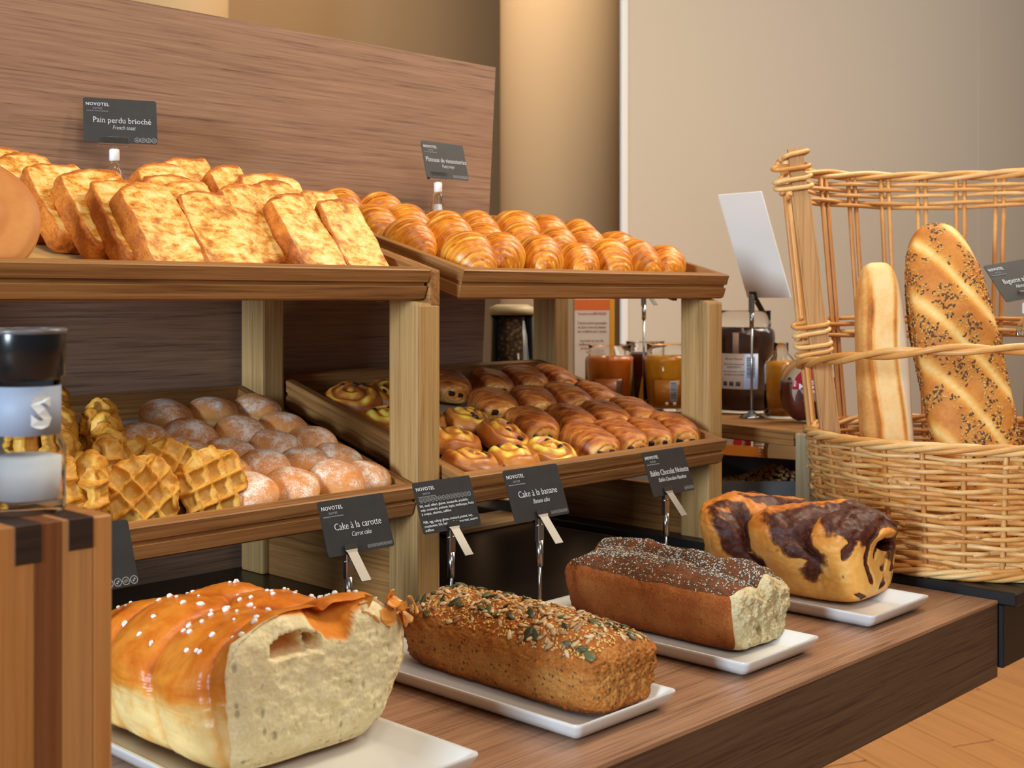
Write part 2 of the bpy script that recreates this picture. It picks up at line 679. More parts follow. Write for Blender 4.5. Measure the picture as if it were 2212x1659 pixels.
# ------------------------------------------------------------------ seeds
def seed_mesh(name, L, W, T, mat, pts=6, rings=4):
    V = [(0, -L / 2, 0)]
    for i in range(1, rings):
        t = i / rings
        s = math.sin(PI * t) ** 0.8 * (0.75 + 0.5 * t) * 0.95
        for k in range(pts):
            a = 2 * PI * k / pts
            V.append((W / 2 * s * math.cos(a), -L / 2 + L * t, T / 2 * s * math.sin(a)))
    V.append((0, L / 2, 0))
    Fs = [(0, 1 + (k + 1) % pts, 1 + k) for k in range(pts)]
    for i in range(rings - 2):
        for k in range(pts):
            k2 = (k + 1) % pts
            Fs.append((1 + i * pts + k, 1 + i * pts + k2, 1 + (i + 1) * pts + k2, 1 + (i + 1) * pts + k))
    e = len(V) - 1
    b = 1 + (rings - 2) * pts
    Fs += [(e, b + k, b + (k + 1) % pts) for k in range(pts)]
    return fix_normals(make_mesh(name, V, Fs, mat, True))


def seed_mat(name, a, b, rough=0.5):
    n = NB(name)
    v = n.coord((1, 0.3, 1), 9.0)
    k = n.noise(v, 900, 2, 0.6)
    oi = n.node('ShaderNodeObjectInfo')
    f = n.math('ADD', n.math('MULTIPLY', k, 0.5), n.math('MULTIPLY', oi.outputs['Random'], 0.5))
    return n.done(n.ramp(f, [(0.25, lin(*a)), (0.75, lin(*b))]), rough, 0.4)


M['sunflower'] = seed_mat('sunflower_kernel', (150, 112, 72), (214, 184, 140))
M['pumpkin'] = seed_mat('pumpkin_kernel', (50, 52, 30), (98, 98, 62), 0.35)
M['sesame'] = seed_mat('sesame_seed', (206, 160, 84), (238, 206, 140))
M['pearl'] = seed_mat('sugar_pearl', (225, 218, 208), (246, 242, 236), 0.35)
M['flax'] = seed_mat('flax_seed', (66, 44, 34), (104, 72, 52))


def surf_place(o, p, n, spin, lift=0.0, tilt=0.0):
    """lay an object on a surface point p with normal n"""
    q = Vector(n).to_track_quat('Z', 'Y')
    o.rotation_mode = 'QUATERNION'
    o.rotation_quaternion = q @ Euler((tilt, 0, spin)).to_quaternion()
    o.location = Vector(p) + Vector(n) * lift


def scatter_mesh(name, spots, proto, parent, mat):
    """many tiny seeds joined in one mesh"""
    pv = [v.co.copy() for v in proto.vertices]
    pf = [tuple(p.vertices) for p in proto.polygons]
    V, Fs = [], []
    for p, n, spin, sc in spots:
        q = Vector(n).to_track_quat('Z', 'Y') @ Euler((0, 0, spin)).to_quaternion()
        b = len(V)
        V += [q @ (v * sc) + Vector(p) for v in pv]
        Fs += [tuple(b + i for i in f) for f in pf]
    o = obj(name, make_mesh(name, V, Fs, mat, True), parent)
    o['kind'] = 'stuff'
    return o


def mesh_sampler(me, cond, rnd):
    """random points on the faces of a mesh that pass cond(center, normal)"""
    fs, acc, tot = [], [], 0.0
    for p in me.polygons:
        if cond(p.center, p.normal):
            tot += p.area
            fs.append(p)
            acc.append(tot)
    import bisect

    def draw():
        p = fs[bisect.bisect(acc, rnd.random() * tot) % len(fs)]
        vs = [me.vertices[i].co for i in p.vertices]
        a, b = rnd.random(), rnd.random()
        q = (vs[0] * (1 - a) + vs[1] * a) * (1 - b) + (vs[3 % len(vs)] * (1 - a) + vs[2] * a) * b
        return q, p.normal.copy()
    return draw


# ------------------------------------------------------------------ loaf shapes
def split_faces(V, Fs, keep):
    """the faces in keep with their own vertices; returns verts, faces, old indices"""
    used, mp, nf = [], {}, []
    for f in keep:
        q = []
        for i in f:
            if i not in mp:
                mp[i] = len(used)
                used.append(i)
            q.append(mp[i])
        nf.append(tuple(q))
    return [V[i] for i in used], nf, used


def crumb_mat(name, base, light, dark, speck=None, scale=1.0, hollow=None):
    n = NB(name)
    v = n.coord()
    vs = n.coord((1, 1, 1.0))
    big = n.noise(v, 70 * scale, 4, 0.7)
    fine = n.noise(v, 420 * scale, 3, 0.7)
    vor = n.voronoi(vs, 260 * scale)
    vor2 = n.voronoi(n.coord((1.0, 1, 0.55)), 95 * scale)
    h = n.math('ADD', n.math('MULTIPLY', vor, 0.9), n.math('MULTIPLY', fine, 0.6))
    f = n.math('ADD', n.math('MULTIPLY', fine, 0.6), n.math('MULTIPLY', big, 0.4))
    c = n.ramp(f, [(0.32, lin(*dark)), (0.5, lin(*base)), (0.66, lin(*light))])
    hole = n.ramp(vor2, [(0.10, BW(0.55)), (0.24, BW(1.0))])
    c = n.mix(1.0, c, hole, 'MULTIPLY')
    if hollow:
        c = n.mix(n.attr('hollow'), c, lin(*hollow))
    if speck:
        sv = n.voronoi(v, 330 * scale)
        sp = n.ramp(sv, [(0.12, BW(1)), (0.2, BW(0))])
        gate = n.ramp(n.noise(v, 150 * scale, 2), [(0.5, BW(0)), (0.6, BW(1))])
        c = n.mix(n.math('MULTIPLY', sp, gate), c, lin(*speck))
    hh = n.math('MULTIPLY', h, n.ramp(vor2, [(0.08, BW(0.2)), (0.3, BW(1.0))]))
    n.bump(hh, 0.45, 0.0012)
    return n.done(c, 0.85, 0.15)


# brioche ------------------------------------------------------------
def brioche_mat():
    n = NB('brioche_crust')
    v = n.coord()
    bake = n.attr('bake')
    k = n.noise(v, 30, 5, 0.6, 0.4)
    k2 = n.noise(n.coord((1, 1, 0.35)), 80, 5, 0.7)
    f = n.math('ADD', bake, n.math('MULTIPLY', n.math('SUBTRACT', k, 0.5), 0.75))
    f = n.math('ADD', f, n.math('MULTIPLY', n.math('SUBTRACT', k2, 0.5), 0.42))
    c = n.ramp(f, [(0.05, lin(236, 204, 138)), (0.26, lin(226, 172, 94)), (0.46, lin(218, 136, 46)),
                   (0.70, lin(200, 106, 26)), (0.95, lin(146, 64, 18))])
    n.bump(n.math('ADD', k2, n.noise(v, 300, 3)), 0.18, 0.0015)
    return n.done(c, 0.36, 0.45)


M['brioche'] = brioche_mat()
M['brioche_crumb'] = crumb_mat('brioche_crumb', (238, 224, 180), (246, 236, 202), (224, 206, 154), None, 0.9, (214, 132, 48))


LIP = [(-0.110, 0.120), (-0.070, 0.128), (-0.048, 0.131), (-0.026, 0.128), (-0.012, 0.112), (-0.002, 0.104), (0.018, 0.100), (0.024, 0.110), (0.030, 0.121), (0.050, 0.128), (0.070, 0.131), (0.110, 0.131)]


def lut(x, t):
    for (a, p), (b, q) in zip(t, t[1:]):
        if x <= b:
            return p + (q - p) * sm(a, b, x)
    return t[-1][1]


def brioche():
    rnd = random.Random(3)
    t = empty('brioche_loaf', (0.667, 0.988, 0.0055))
    tag(t, 'cut golden brioche with pearl sugar on the plate beside the wooden block', 'brioche')
    n = 84
    V0, Fs, side = cube_grid(n)
    W, L, H = 0.098, 0.140, 0.132
    lobes = [(-0.55, -0.92), (-0.55, -0.30), (-0.55, 0.30), (-0.55, 0.90), (0.50, -0.74), (0.50, -0.08), (0.50, 0.56), (0.50, 1.15)]

    def shape(p):
        x, y, z = rounded(p, 6.0)
        zz = (z + 1) / 2
        # lobes of dough: a crease runs where two of them meet
        ds = sorted(((x - lx) / 0.80) ** 2 + ((y - ly + 0.16 * (1 - zz) - 0.10 * x) / 0.40) ** 2 for lx, ly in lobes)
        bulge = math.sqrt(max(0.0, 1.0 - 0.62 * min(ds[0], 1.55)))
        gap = math.sqrt(ds[1]) - math.sqrt(ds[0])
        crease = sm(0.22, 0.0, gap)
        up = sm(0.10, 0.85, zz)
        wid = (0.99 if x < 0 else 0.76) + (0.04 if x < 0 else 0.26) * sm(0.0, 0.60, zz) - 0.06 * sm(0.75, 1.0, zz)
        X = W * x * wid
        Y = L * y * (0.93 + 0.05 * zz)
        Z = H * zz
        amt = 0.034 * (bulge - 0.62) * (0.25 + 0.75 * up) - 0.004 * crease * (0.3 + 0.7 * up)
        if z > -0.98:
            nx, nyy, nzz = x * abs(x) ** 2, (y * abs(y) ** 4 * 0.6 if y > -0.9 else 0.0), max(0.0, z) ** 1.5
            X += nx * amt
            Y += nyy * amt
            Z += nzz * amt * 1.1
            Z -= 0.020 * up * (abs(x) ** 2.6) * zz
            Z -= 0.026 * up * zz * sm(-0.98, -0.35, y) + 0.014 * sm(0.3, 1.0, y) * up
            k = fbm(x * 2, y * 2, z * 2, 1.6, 3.0) * 0.0022
            X += k * x
            Z += k * zz
        b = 0.06 + 0.56 * sm(0.36, 0.80, zz + 0.14 * (bulge - 0.6) + 0.07 * nz(x, y, z, 2.6)) + 0.16 * crease
        b += 0.16 * sm(0.16, 0.0, zz) + 0.10 * nz(x, y, z, 5, 3)
        return (X, Y, Z), b
    V, bake = [], []
    for p in V0:
        a, b = shape(p)
        V.append(a)
        bake.append(b)
    cut = [f for f, s in zip(Fs, side) if s == (1, -1)]
    rest = [f for f, s in zip(Fs, side) if s != (1, -1)]
    v, f, ix = split_faces(V, Fs, rest)
    crust = obj('crust', make_mesh('crust', v, f, M['brioche'], True, {'bake': [bake[i] for i in ix]}), t)
    # cut face: torn hollows, pores, ragged edge
    v, f, ix = split_faces(V, Fs, cut)
    nv, hol = [], []
    for c, i in zip(v, ix):
        p = V0[i]
        edge = max(abs(p[0]), abs(p[2]))
        x, y, z = c
        fade = 1 - sm(0.90, 1.0, edge)
        d = 0.0016 * fbm(x, 0, z, 60, 1.0) + 0.0009 * nz(x, 3, z, 330)
        # the crust dips into the cut between two lobes; a torn hollow lies under the left arch
        lip = lut(x + 0.003 * nz(x, 0, z, 60), LIP)
        over = sm(-0.0015, 0.0030, z - lip)
        d2 = 0.9 * max(0.0, z - lip)
        u, w = x + 0.036, z - 0.1085
        h1 = sm(1.0, 0.55, (u / 0.028) ** 2 + ((w + 7.0 * u * u) / 0.0100) ** 2 + 0.25 * nz(x, 0, z, 120))
        rib = math.exp(-((x + 0.024 + 0.35 * (z - 0.11)) / 0.0032) ** 2)
        d2 += 0.024 * h1 * (1 - 0.75 * rib)
        d += 0.004 * sm(0.03, 0.0, z)
        nv.append((x, y + fade * (d + d2), z))
        hol.append(min(1.0, max(0.8 * h1 * (1 - rib), over)) * min(1.0, fade + over) + 0.5 * sm(0.97, 1.0, edge))
    me = make_mesh('crumb', nv, f, M['brioche_crumb'], True, {'hollow': hol})
    cr = obj('crumb', me, t)
    cr['label'] = 'pale open crumb of the cut face'
    # pores as real dents
    pores = [(rnd.uniform(-0.075, 0.08), rnd.uniform(0.012, 0.095), rnd.uniform(0.0012, 0.0034)) for _ in range(90)]
    for vtx in me.vertices:
        x, z = vtx.co.x, vtx.co.z
        for px, pz, pr in pores:
            d = math.hypot(x - px, (z - pz) * 0.7)
            if d < pr:
                vtx.co.y += 0.0035 * (1 - d / pr)
    # torn crust flakes along the top right of the cut
    flk = []
    for i in range(16):
        x = rnd.uniform(0.040, 0.094)
        z = 0.120 + rnd.uniform(-0.016, 0.010) - 0.35 * max(0, x - 0.07)
        y = -0.132 + rnd.uniform(-0.006, 0.012)
        s = rnd.uniform(0.006, 0.013)
        vv = []
        e = Euler((rnd.uniform(-1.2, 1.2), rnd.uniform(-1.2, 1.2), rnd.uniform(0, 6))).to_matrix()
        for a in range(7):
            r = s * rnd.uniform(0.5, 1.1)
            vv.append(e @ Vector((r * math.cos(a * 0.9), r * math.sin(a * 0.9), rnd.uniform(-0.002, 0.002))) + Vector((x, y, z)))
        top = [q + e @ Vector((0, 0, 0.0012)) for q in vv]
        allv = vv + top
        ff = [tuple(range(7))[::-1], tuple(range(7, 14))] + [(k, (k + 1) % 7, 7 + (k + 1) % 7, 7 + k) for k in range(7)]
        flk.append((allv, ff))
    fm = join_parts('torn_crust', flk, M['brioche'])
    a = fm.attributes.new('bake', 'FLOAT', 'POINT')
    a.data.foreach_set('value', [0.34] * len(fm.vertices))
    tc = obj('torn_crust', fm, t)
    tc['label'] = 'ragged torn flap of crust at the cut edge'
    # pearl sugar
    pm = seed_mesh('pearl_sugar', 0.0072, 0.0058, 0.0044, M['pearl'], 6, 4)
    draw = mesh_sampler(crust.data, lambda c, nn: nn.z > 0.35 and c.z > 0.09, rnd)
    for i in range(96):
        p, nn = draw()
        s = obj('pearl_sugar', pm, crust)
        surf_place(s, p, nn, rnd.uniform(0, 6.3), 0.0008)
        k = rnd.uniform(0.5, 1.15)
        s.scale = (k, k * rnd.uniform(0.7, 1.2), k)


brioche()


# seeded carrot cake and banana cake ---------------------------------
def cake_crust(name, stops, speck, sp_amount=0.5, rough=0.75, orange=None):
    n = NB(name)
    v = n.coord()
    bake = n.attr('bake')
    big = n.noise(v, 26, 4, 0.6, 0.3)
    fine = n.noise(v, 420, 4, 0.7)
    mid = n.noise(v, 140, 3, 0.6)
    f = n.math('ADD', bake, n.math('MULTIPLY', n.math('SUBTRACT', big, 0.5), 0.6))
    f = n.math('ADD', f, n.math('MULTIPLY', n.math('SUBTRACT', fine, 0.5), 0.75))
    c = n.ramp(f, stops)
    sv = n.voronoi(v, 150)
    sp = n.ramp(sv, [(0.18, BW(1)), (0.36, BW(0))])
    gate = n.ramp(mid, [(0.60 - 0.16 * sp_amount, BW(0)), (0.68 - 0.16 * sp_amount, BW(1))])
    c = n.mix(n.math('MULTIPLY', n.math('MULTIPLY', sp, gate), 0.8), c, lin(*speck))
    if orange:
        ov = n.voronoi(n.coord((1, 0.5, 0.6), 0, (0.4, 0.2, 0.5)), 75)
        og = n.ramp(ov, [(0.09, BW(1)), (0.17, BW(0))])
        c = n.mix(n.math('MULTIPLY', og, 0.7), c, lin(*orange))
    n.bump(n.math('ADD', fine, n.math('MULTIPLY', mid, 0.9)), 0.65, 0.0022)
    return n.done(c, rough, 0.2)


M['carrot'] = cake_crust('carrot_cake_crust', [(0.05, lin(216, 172, 106)), (0.35, lin(194, 138, 72)), (0.6, lin(166, 100, 42)),
                                               (0.85, lin(118, 62, 26)), (1.0, lin(80, 42, 20))], (72, 58, 44), 1.0, 0.75, (214, 112, 32))
M['carrot_top'] = cake_crust('carrot_cake_top', [(0.05, lin(206, 140, 74)), (0.4, lin(182, 106, 48)), (0.8, lin(140, 74, 30)), (1.0, lin(104, 54, 22))],
                             (90, 60, 36), 0.3, 0.6)


def box_loaf(name, t, W, L, H, n, mats, seed, dome, taper, cutmat=None, rough_amp=0.0012, k=9.0, top=None):
    """tin loaf: local origin at bottom centre, front end is -y"""
    V0, Fs, side = cube_grid(n)
    V, bake = [], []
    for p in V0:
        q = rounded(p, k)
        x, y, z = q
        zz = (z + 1) / 2
        wid = taper + (1 - taper) * sm(0, 0.8, zz)
        X, Y = W / 2 * x * wid, L / 2 * y * (0.97 + 0.03 * zz)
        Z = H * zz
        if z > 0.2:
            e = sm(0.2, 1.0, z)
            Z += dome * e * (1 - abs(x) ** 2.2) * (1 - abs(y) ** 6)
            Z -= 0.006 * e * (abs(x) ** 4)
            if top:
                Z += e * top(X, Y)
        d = fbm(X, Y, Z, 120, seed) * rough_amp + nz(X, Y, Z, 320, seed) * rough_amp * 0.7
        low = 0.003 * fbm(X, Y, Z, 24, seed + 5)
        if zz > 0.03:
            X += (d + low * 0.5) * x
            Y += d * y * abs(y) ** 3
            Z += (d + low) * (zz ** 2)
        else:
            X += d * x
        V.append((X, Y, Z))
        b = 0.42 + 0.34 * sm(0.30, 0.0, zz) + 0.20 * sm(0.6, 0.95, abs(x) * abs(y)) + 0.12 * sm(0.55, 0.9, zz)
        bake.append(b)
    return V0, V, Fs, side, bake


def carrot_cake():
    rnd = random.Random(11)
    t = empty('carrot_cake', (0.946, 0.893, 0.0058), (0, 0, math.radians(-1.5)))
    tag(t, 'carrot cake loaf topped with pumpkin and sunflower seeds on a white plate', 'cake')
    V0, V, Fs, side, bake = box_loaf('cake', t, 0.106, 0.288, 0.062, 84, None, 2.0, 0.017, 0.80, None, 0.0019)
    topf = [f for f, s in zip(Fs, side) if s == (2, 1)]
    rest = [f for f, s in zip(Fs, side) if s != (2, 1)]
    v, f, ix = split_faces(V, Fs, rest)
    obj('cake_body', make_mesh('cake_body', v, f, M['carrot'], True, {'bake': [bake[i] for i in ix]}), t)
    v, f, ix = split_faces(V, Fs, topf)
    tp = obj('cake_top', make_mesh('cake_top', v, f, M['carrot_top'], True, {'bake': [bake[i] for i in ix]}), t)
    draw = mesh_sampler(tp.data, lambda c, nn: nn.z > 0.15, rnd)
    pk = seed_mesh('pumpkin_seed', 0.0160, 0.0092, 0.0030, M['pumpkin'], 8, 6)
    sf = seed_mesh('sunflower_seed', 0.0100, 0.0050, 0.0028, M['sunflower'], 6, 5)
    ss = seed_mesh('sesame_seed', 0.0044, 0.0026, 0.0013, M['sesame'], 5, 3)
    for i in range(54):
        p, nn = draw()
        s = obj('pumpkin_seed', pk, tp)
        surf_place(s, p, nn, rnd.uniform(0, 6.3), 0.0018, rnd.uniform(-0.25, 0.25))
        k = rnd.uniform(0.8, 1.15)
        s.scale = (k, k, k)
    for i in range(300):
        p, nn = draw()
        if abs(p.x) > 0.030 and rnd.random() < 0.35:
            p, nn = draw()
        s = obj('sunflower_seed', sf, tp)
        surf_place(s, p, nn, rnd.uniform(0, 6.3), 0.0011, rnd.uniform(-0.35, 0.35))
        k = rnd.uniform(0.9, 1.3)
        s.scale = (k, k, k)
    spots = []
    for i in range(1900):
        p, nn = draw()
        spots.append((p + nn * 0.0004, nn, rnd.uniform(0, 6.3), rnd.uniform(0.8, 1.2)))
    scatter_mesh('sesame_seeds', spots, ss, tp, M['sesame'])


carrot_cake()

M['banana'] = cake_crust('banana_cake_crust', [(0.05, lin(206, 152, 90)), (0.35, lin(184, 116, 58)), (0.6, lin(158, 84, 36)),
                                               (0.85, lin(122, 58, 24)), (1.0, lin(78, 38, 20))], (120, 66, 30), 0.4, 0.6)
M['banana_top'] = cake_crust('banana_cake_top', [(0.05, lin(150, 90, 50)), (0.4, lin(120, 68, 36)), (0.8, lin(94, 52, 28)), (1.0, lin(70, 38, 22))],
                             (60, 40, 28), 0.5, 0.5)
M['banana_crumb'] = crumb_mat('banana_crumb', (198, 182, 142), (216, 204, 168), (164, 142, 100), (92, 78, 54), 1.15)
M['chia_dark'] = seed_mat('chia_dark', (58, 50, 46), (96, 86, 78))
M['chia_pale'] = seed_mat('chia_pale', (170, 160, 144), (206, 198, 182))


def banana_cake():
    rnd = random.Random(21)
    t = empty('banana_cake', (1.224, 0.909, 0.0058), (0, 0, math.radians(-1.0)))
    tag(t, 'cut banana cake with a grey chia crust, third loaf along the counter', 'cake')

    def top(X, Y):
        ridge = 0.010 * math.exp(-((X - 0.012 - 0.010 * math.sin(Y * 22)) / 0.013) ** 2)
        return ridge - 0.005 * math.exp(-((X + 0.004 - 0.010 * math.sin(Y * 22)) / 0.006) ** 2) + 0.006 * nz(X, Y, 0, 22, 4)
    V0, V, Fs, side, bake = box_loaf('cake', t, 0.120, 0.266, 0.070, 76, None, 9.0, 0.014, 0.78, None, 0.0008, 9.0, top)
    groups = {'top': [], 'cut': [], 'body': []}
    for f, s in zip(Fs, side):
        groups['top' if s == (2, 1) else 'cut' if s == (1, -1) else 'body'].append(f)
    v, f, ix = split_faces(V, Fs, groups['body'])
    obj('cake_body', make_mesh('cake_body', v, f, M['banana'], True, {'bake': [bake[i] for i in ix]}), t)
    v, f, ix = split_faces(V, Fs, groups['top'])
    tp = obj('cake_top', make_mesh('cake_top', v, f, M['banana_top'], True, {'bake': [bake[i] for i in ix]}), t)
    v, f, ix = split_faces(V, Fs, groups['cut'])
    nv = []
    for c, i in zip(v, ix):
        p = V0[i]
        x, y, z = c
        fade = 1 - sm(0.86, 1.0, max(abs(p[0]), abs(p[2])))
        d = 0.0026 * fbm(x, 0, z, 85, 2.0, 3) + 0.0014 * nz(x, 1, z, 260)
        hole = sm(1.0, 0.2, ((x + 0.012) / 0.0065) ** 2 + ((z - 0.022) / 0.006) ** 2)
        hole += 0.5 * sm(1.0, 0.2, ((x - 0.022) / 0.004) ** 2 + ((z - 0.029) / 0.005) ** 2)
        nv.append((x, y + fade * (d + 0.014 * hole), z))
    cr = obj('crumb', make_mesh('crumb', nv, f, M['banana_crumb'], True), t)
    cr['label'] = 'pale coarse crumb of the cut face'
    draw = mesh_sampler(tp.data, lambda c, nn: nn.z > 0.2, rnd)
    cm = seed_mesh('chia', 0.0026, 0.0018, 0.0012, M['chia_dark'], 4, 3)
    a, b = [], []
    for i in range(9500):
        p, nn = draw()
        if p.x < -0.034 and rnd.random() < 0.7:
            continue
        if nz(p.x, p.y, 0, 40, 3) < -0.28 and rnd.random() < 0.7:
            continue
        (a if rnd.random() < 0.58 else b).append((p + nn * 0.0003, nn, rnd.uniform(0, 6.3), rnd.uniform(0.75, 1.25)))
    scatter_mesh('chia_seeds', a, cm, tp, M['chia_dark'])
    scatter_mesh('chia_seeds', b, cm, tp, M['chia_pale'])


banana_cake()


# babka ----------------------------------------------------------------
def babka_mat():
    n = NB('babka_crust')
    v = n.coord((1, 1, 1), 0, (0.25, 0.1, 0.55))
    choc = n.attr('choc')
    k = n.noise(n.coord(), 38, 5, 0.65, 0.6)
    k2 = n.noise(n.coord(), 150, 4, 0.7)
    f = n.math('ADD', choc, n.math('MULTIPLY', n.math('SUBTRACT', k, 0.5), 0.60))
    f = n.math('ADD', f, n.math('MULTIPLY', n.math('SUBTRACT', k2, 0.5), 0.34))
    bake = n.attr('bake')
    g = n.math('ADD', bake, n.math('MULTIPLY', n.math('SUBTRACT', k, 0.5), 0.7))
    dough = n.ramp(g, [(0.1, lin(236, 202, 130)), (0.4, lin(226, 164, 80)), (0.75, lin(206, 122, 42)), (1.0, lin(156, 80, 28))])
    chc = n.ramp(k2, [(0.3, lin(44, 20, 14)), (0.55, lin(80, 36, 22)), (0.72, lin(120, 58, 30))])
    m = n.ramp(f, [(0.46, BW(0)), (0.56, BW(0.75)), (0.64, BW(1))])
    c = n.mix(m, dough, chc)
    n.bump(n.math('ADD', k2, n.math('MULTIPLY', k, 1.2)), 0.35, 0.002)
    return n.done(c, 0.45, 0.35)


M['babka'] = babka_mat()


def babka():
    t = empty('babka', (1.500, 0.910, 0.0058), (0, 0, math.radians(2)))
    tag(t, 'twisted chocolate hazelnut babka on a white plate beside the wicker basket', 'babka')
    n = 80
    V0, Fs, side = cube_grid(n)
    W, L, H = 0.138, 0.246, 0.100
    V, choc, bake = [], [], []
    for p in V0:
        q = rounded(p, 5.5)
        x, y, z = q
        zz = (z + 1) / 2
        wid = 0.80 + 0.20 * sm(0.0, 0.7, zz)
        X, Y, Z = W / 2 * x * wid, L / 2 * y, H * zz
        # rolls twisted over each other: phase along a slanting axis
        wob = 0.20 * nz(x, y, z, 1.1, 5) + 0.10 * nz(x, y, z, 2.6, 9)
        u = y * 1.25 - 0.52 * zz * (1 if x < 0.2 else 0.6) + 0.42 * x + wob
        ph = (u + 0.30) % 1.0
        crease = math.sqrt(max(0.0, 1 - (2 * ph - 1) ** 2))
        up = sm(0.05, 0.7, zz)
        front = sm(-0.45, -0.75, y)
        amt = 0.030 * (crease - 0.75) * up * (1 - 0.75 * front)
        X += x * abs(x) * amt
        Z += zz * zz * amt * 1.1
        Z += 0.010 * up * (1 - x * x) + 0.010 * sm(-0.1, -0.8, y) * up + 0.008 * sm(0.3, 0.9, y) * up
        nzb = fbm(x, y, z, 2.2, 3.3)
        c = 0.30 + 0.64 * sm(0.58, 0.16, ph) * sm(-0.55, 0.25, nzb + 0.35) + 0.42 * sm(0.78, 0.96, ph) + 0.24 * nzb
        c *= 0.35 + 0.70 * up
        c += 0.95 * front * sm(0.64, 0.84, zz + 0.16 * nzb) * sm(1.05, 0.75, abs(x))
        c += 0.30 * sm(0.5, 0.8, x) * sm(0.5, 0.8, zz)
        # layers opening at the front end
        if p[1] <= -0.90:
            lx, lz = X, Z
            n1 = 0.35 * nz(lx, 0, lz, 60, 2)
            hole = sm(1.0, 0.45, ((lx - 0.012) / 0.027) ** 2 + ((lz - 0.073 + 0.20 * (lx - 0.012)) / 0.0085) ** 2 + n1)
            Y += 0.030 * hole
            c += 1.2 * hole
            Y -= 0.008 * math.exp(-((lz - 0.090) / 0.009) ** 2) * sm(0.055, 0.02, abs(lx - 0.012))
            # rolled layers: broken spiral lines of chocolate round the hole
            dx, dz = lx - 0.004 + 0.006 * nz(lx, 2, lz, 38), (lz - 0.058) * 1.05 + 0.006 * nz(lx, 7, lz, 38)
            rr, aa = math.hypot(dx, dz), math.atan2(dz, dx)
            sp = (rr / 0.023 + aa / (2 * PI) + 0.15) % 1.0
            ln = sm(0.26, 0.06, abs(sp - 0.5)) * sm(-0.35, 0.2, nz(lx, 4, lz, 48) + 0.25 * nz(lx, 4, lz, 130))
            c += 0.66 * ln * sm(0.010, 0.020, rr)
            Y += 0.0035 * ln
        k = 0.004 * fbm(X, Y, Z, 26, 8.0) + 0.0012 * nz(X, Y, Z, 150, 2)
        if zz > 0.03:
            X += k * x
            Z += k * zz * zz
        V.append((X, Y, Z))
        choc.append(c)
        bake.append(0.30 + 0.38 * sm(0.5, 1.0, zz) + 0.20 * sm(0.2, 0.0, zz) + 0.1 * crease)
    obj('babka_crust', make_mesh('babka_crust', V, Fs, M['babka'], True, {'choc': choc, 'bake': bake}), t)


babka()


# ------------------------------------------------------------------ croissants
def croissant_mat():
    n = NB('croissant_crust')
    s = n.attr('band')
    tip = n.attr('tip')
    v = n.coord((1, 0.35, 1), 8.0)
    k = n.noise(n.coord((1, 1, 1), 8.0), 45, 4, 0.6)
    st = n.noise(n.coord((0.35, 3.2, 0.35), 8.0), 80, 3, 0.6)
    f = n.math('ADD', s, n.math('MULTIPLY', n.math('SUBTRACT', k, 0.5), 0.55))
    f = n.math('ADD', f, n.math('MULTIPLY', n.math('SUBTRACT', st, 0.5), 0.95))
    c = n.ramp(f, [(0.02, lin(248, 214, 136)), (0.18, lin(242, 184, 84)), (0.40, lin(228, 150, 44)), (0.64, lin(196, 110, 24)), (0.90, lin(128, 60, 14))])
    n.bump(n.math('ADD', st, n.math('MULTIPLY', k, 0.4)), 0.25, 0.0015)
    return n.done(c, 0.34, 0.45)


M['croissant'] = croissant_mat()


def croissant_mesh(seed):
    rnd = random.Random(seed)
    L, R = 0.104, 0.0345
    nt, na = 72, 34
    edges = sorted([0.24 + rnd.uniform(-.04, .04), 0.46 + rnd.uniform(-.04, .04), 0.64 + rnd.uniform(-.03, .03),
                    0.79 + rnd.uniform(-.02, .02), 0.90])
    V, band, tip = [], [], []
    for i in range(nt + 1):
        t = -1 + 2 * i / nt
        for k in range(na):
            a = 2 * PI * k / na
            tt = abs(t) + 0.045 * math.sin(a * 1.0 + (0.6 if t > 0 else 2.2)) + 0.02 * nz(t * 2, math.cos(a), math.sin(a), 2, seed)
            env = max(0.02, 1 - max(0.0, abs(t)) ** 2.1) ** 0.60
            lo, hi = 0.0, 1.0
            for e in edges:
                if tt >= e:
                    lo = e
                elif tt < e:
                    hi = e
                    break
            s = (tt - lo) / max(0.02, hi - lo)
            step = 0.10 * (0.62 - s) + 0.05 * math.sin(PI * min(1, max(0, s)))
            if lo == 0.0:
                step = 0.10
            r = R * env * (1 + step) * (1 + 0.05 * nz(t * 3, math.cos(a), math.sin(a), 1.5, seed))
            x = r * math.cos(a) * 0.98 + 0.012 * t * t * (1 if seed % 2 else -1)
            z = r * math.sin(a) * 0.92
            zb = -0.58 * R * (0.3 + 0.7 * env)
            if z < zb:
                z = zb + (z - zb) * 0.15
            z -= 0.006 * t * t
            V.append((x, t * L / 2, z + 0.019))
            band.append(0.10 + 0.30 * sm(0.0, 0.20, s) + 0.06 * s + 0.34 * sm(0.90, 1.0, s) + 0.16 * sm(0.2, 0.9, math.sin(a)))
            tip.append(abs(t))
    Fs = []
    for i in range(nt):
        for k in range(na):
            k2 = (k + 1) % na
            Fs.append((i * na + k, i * na + k2, (i + 1) * na + k2, (i + 1) * na + k))
    Fs.append(tuple(range(na)))
    Fs.append(tuple(nt * na + k for k in range(na))[::-1])
    return fix_normals(make_mesh('croissant', V, Fs, M['croissant'], True, {'band': band, 'tip': tip}))


CM = [croissant_mesh(s) for s in (1, 2, 3, 4, 5)]
rc = random.Random(5)


def tray_z(y, y0, z0, s=0.28):
    return z0 + s * (y - y0)


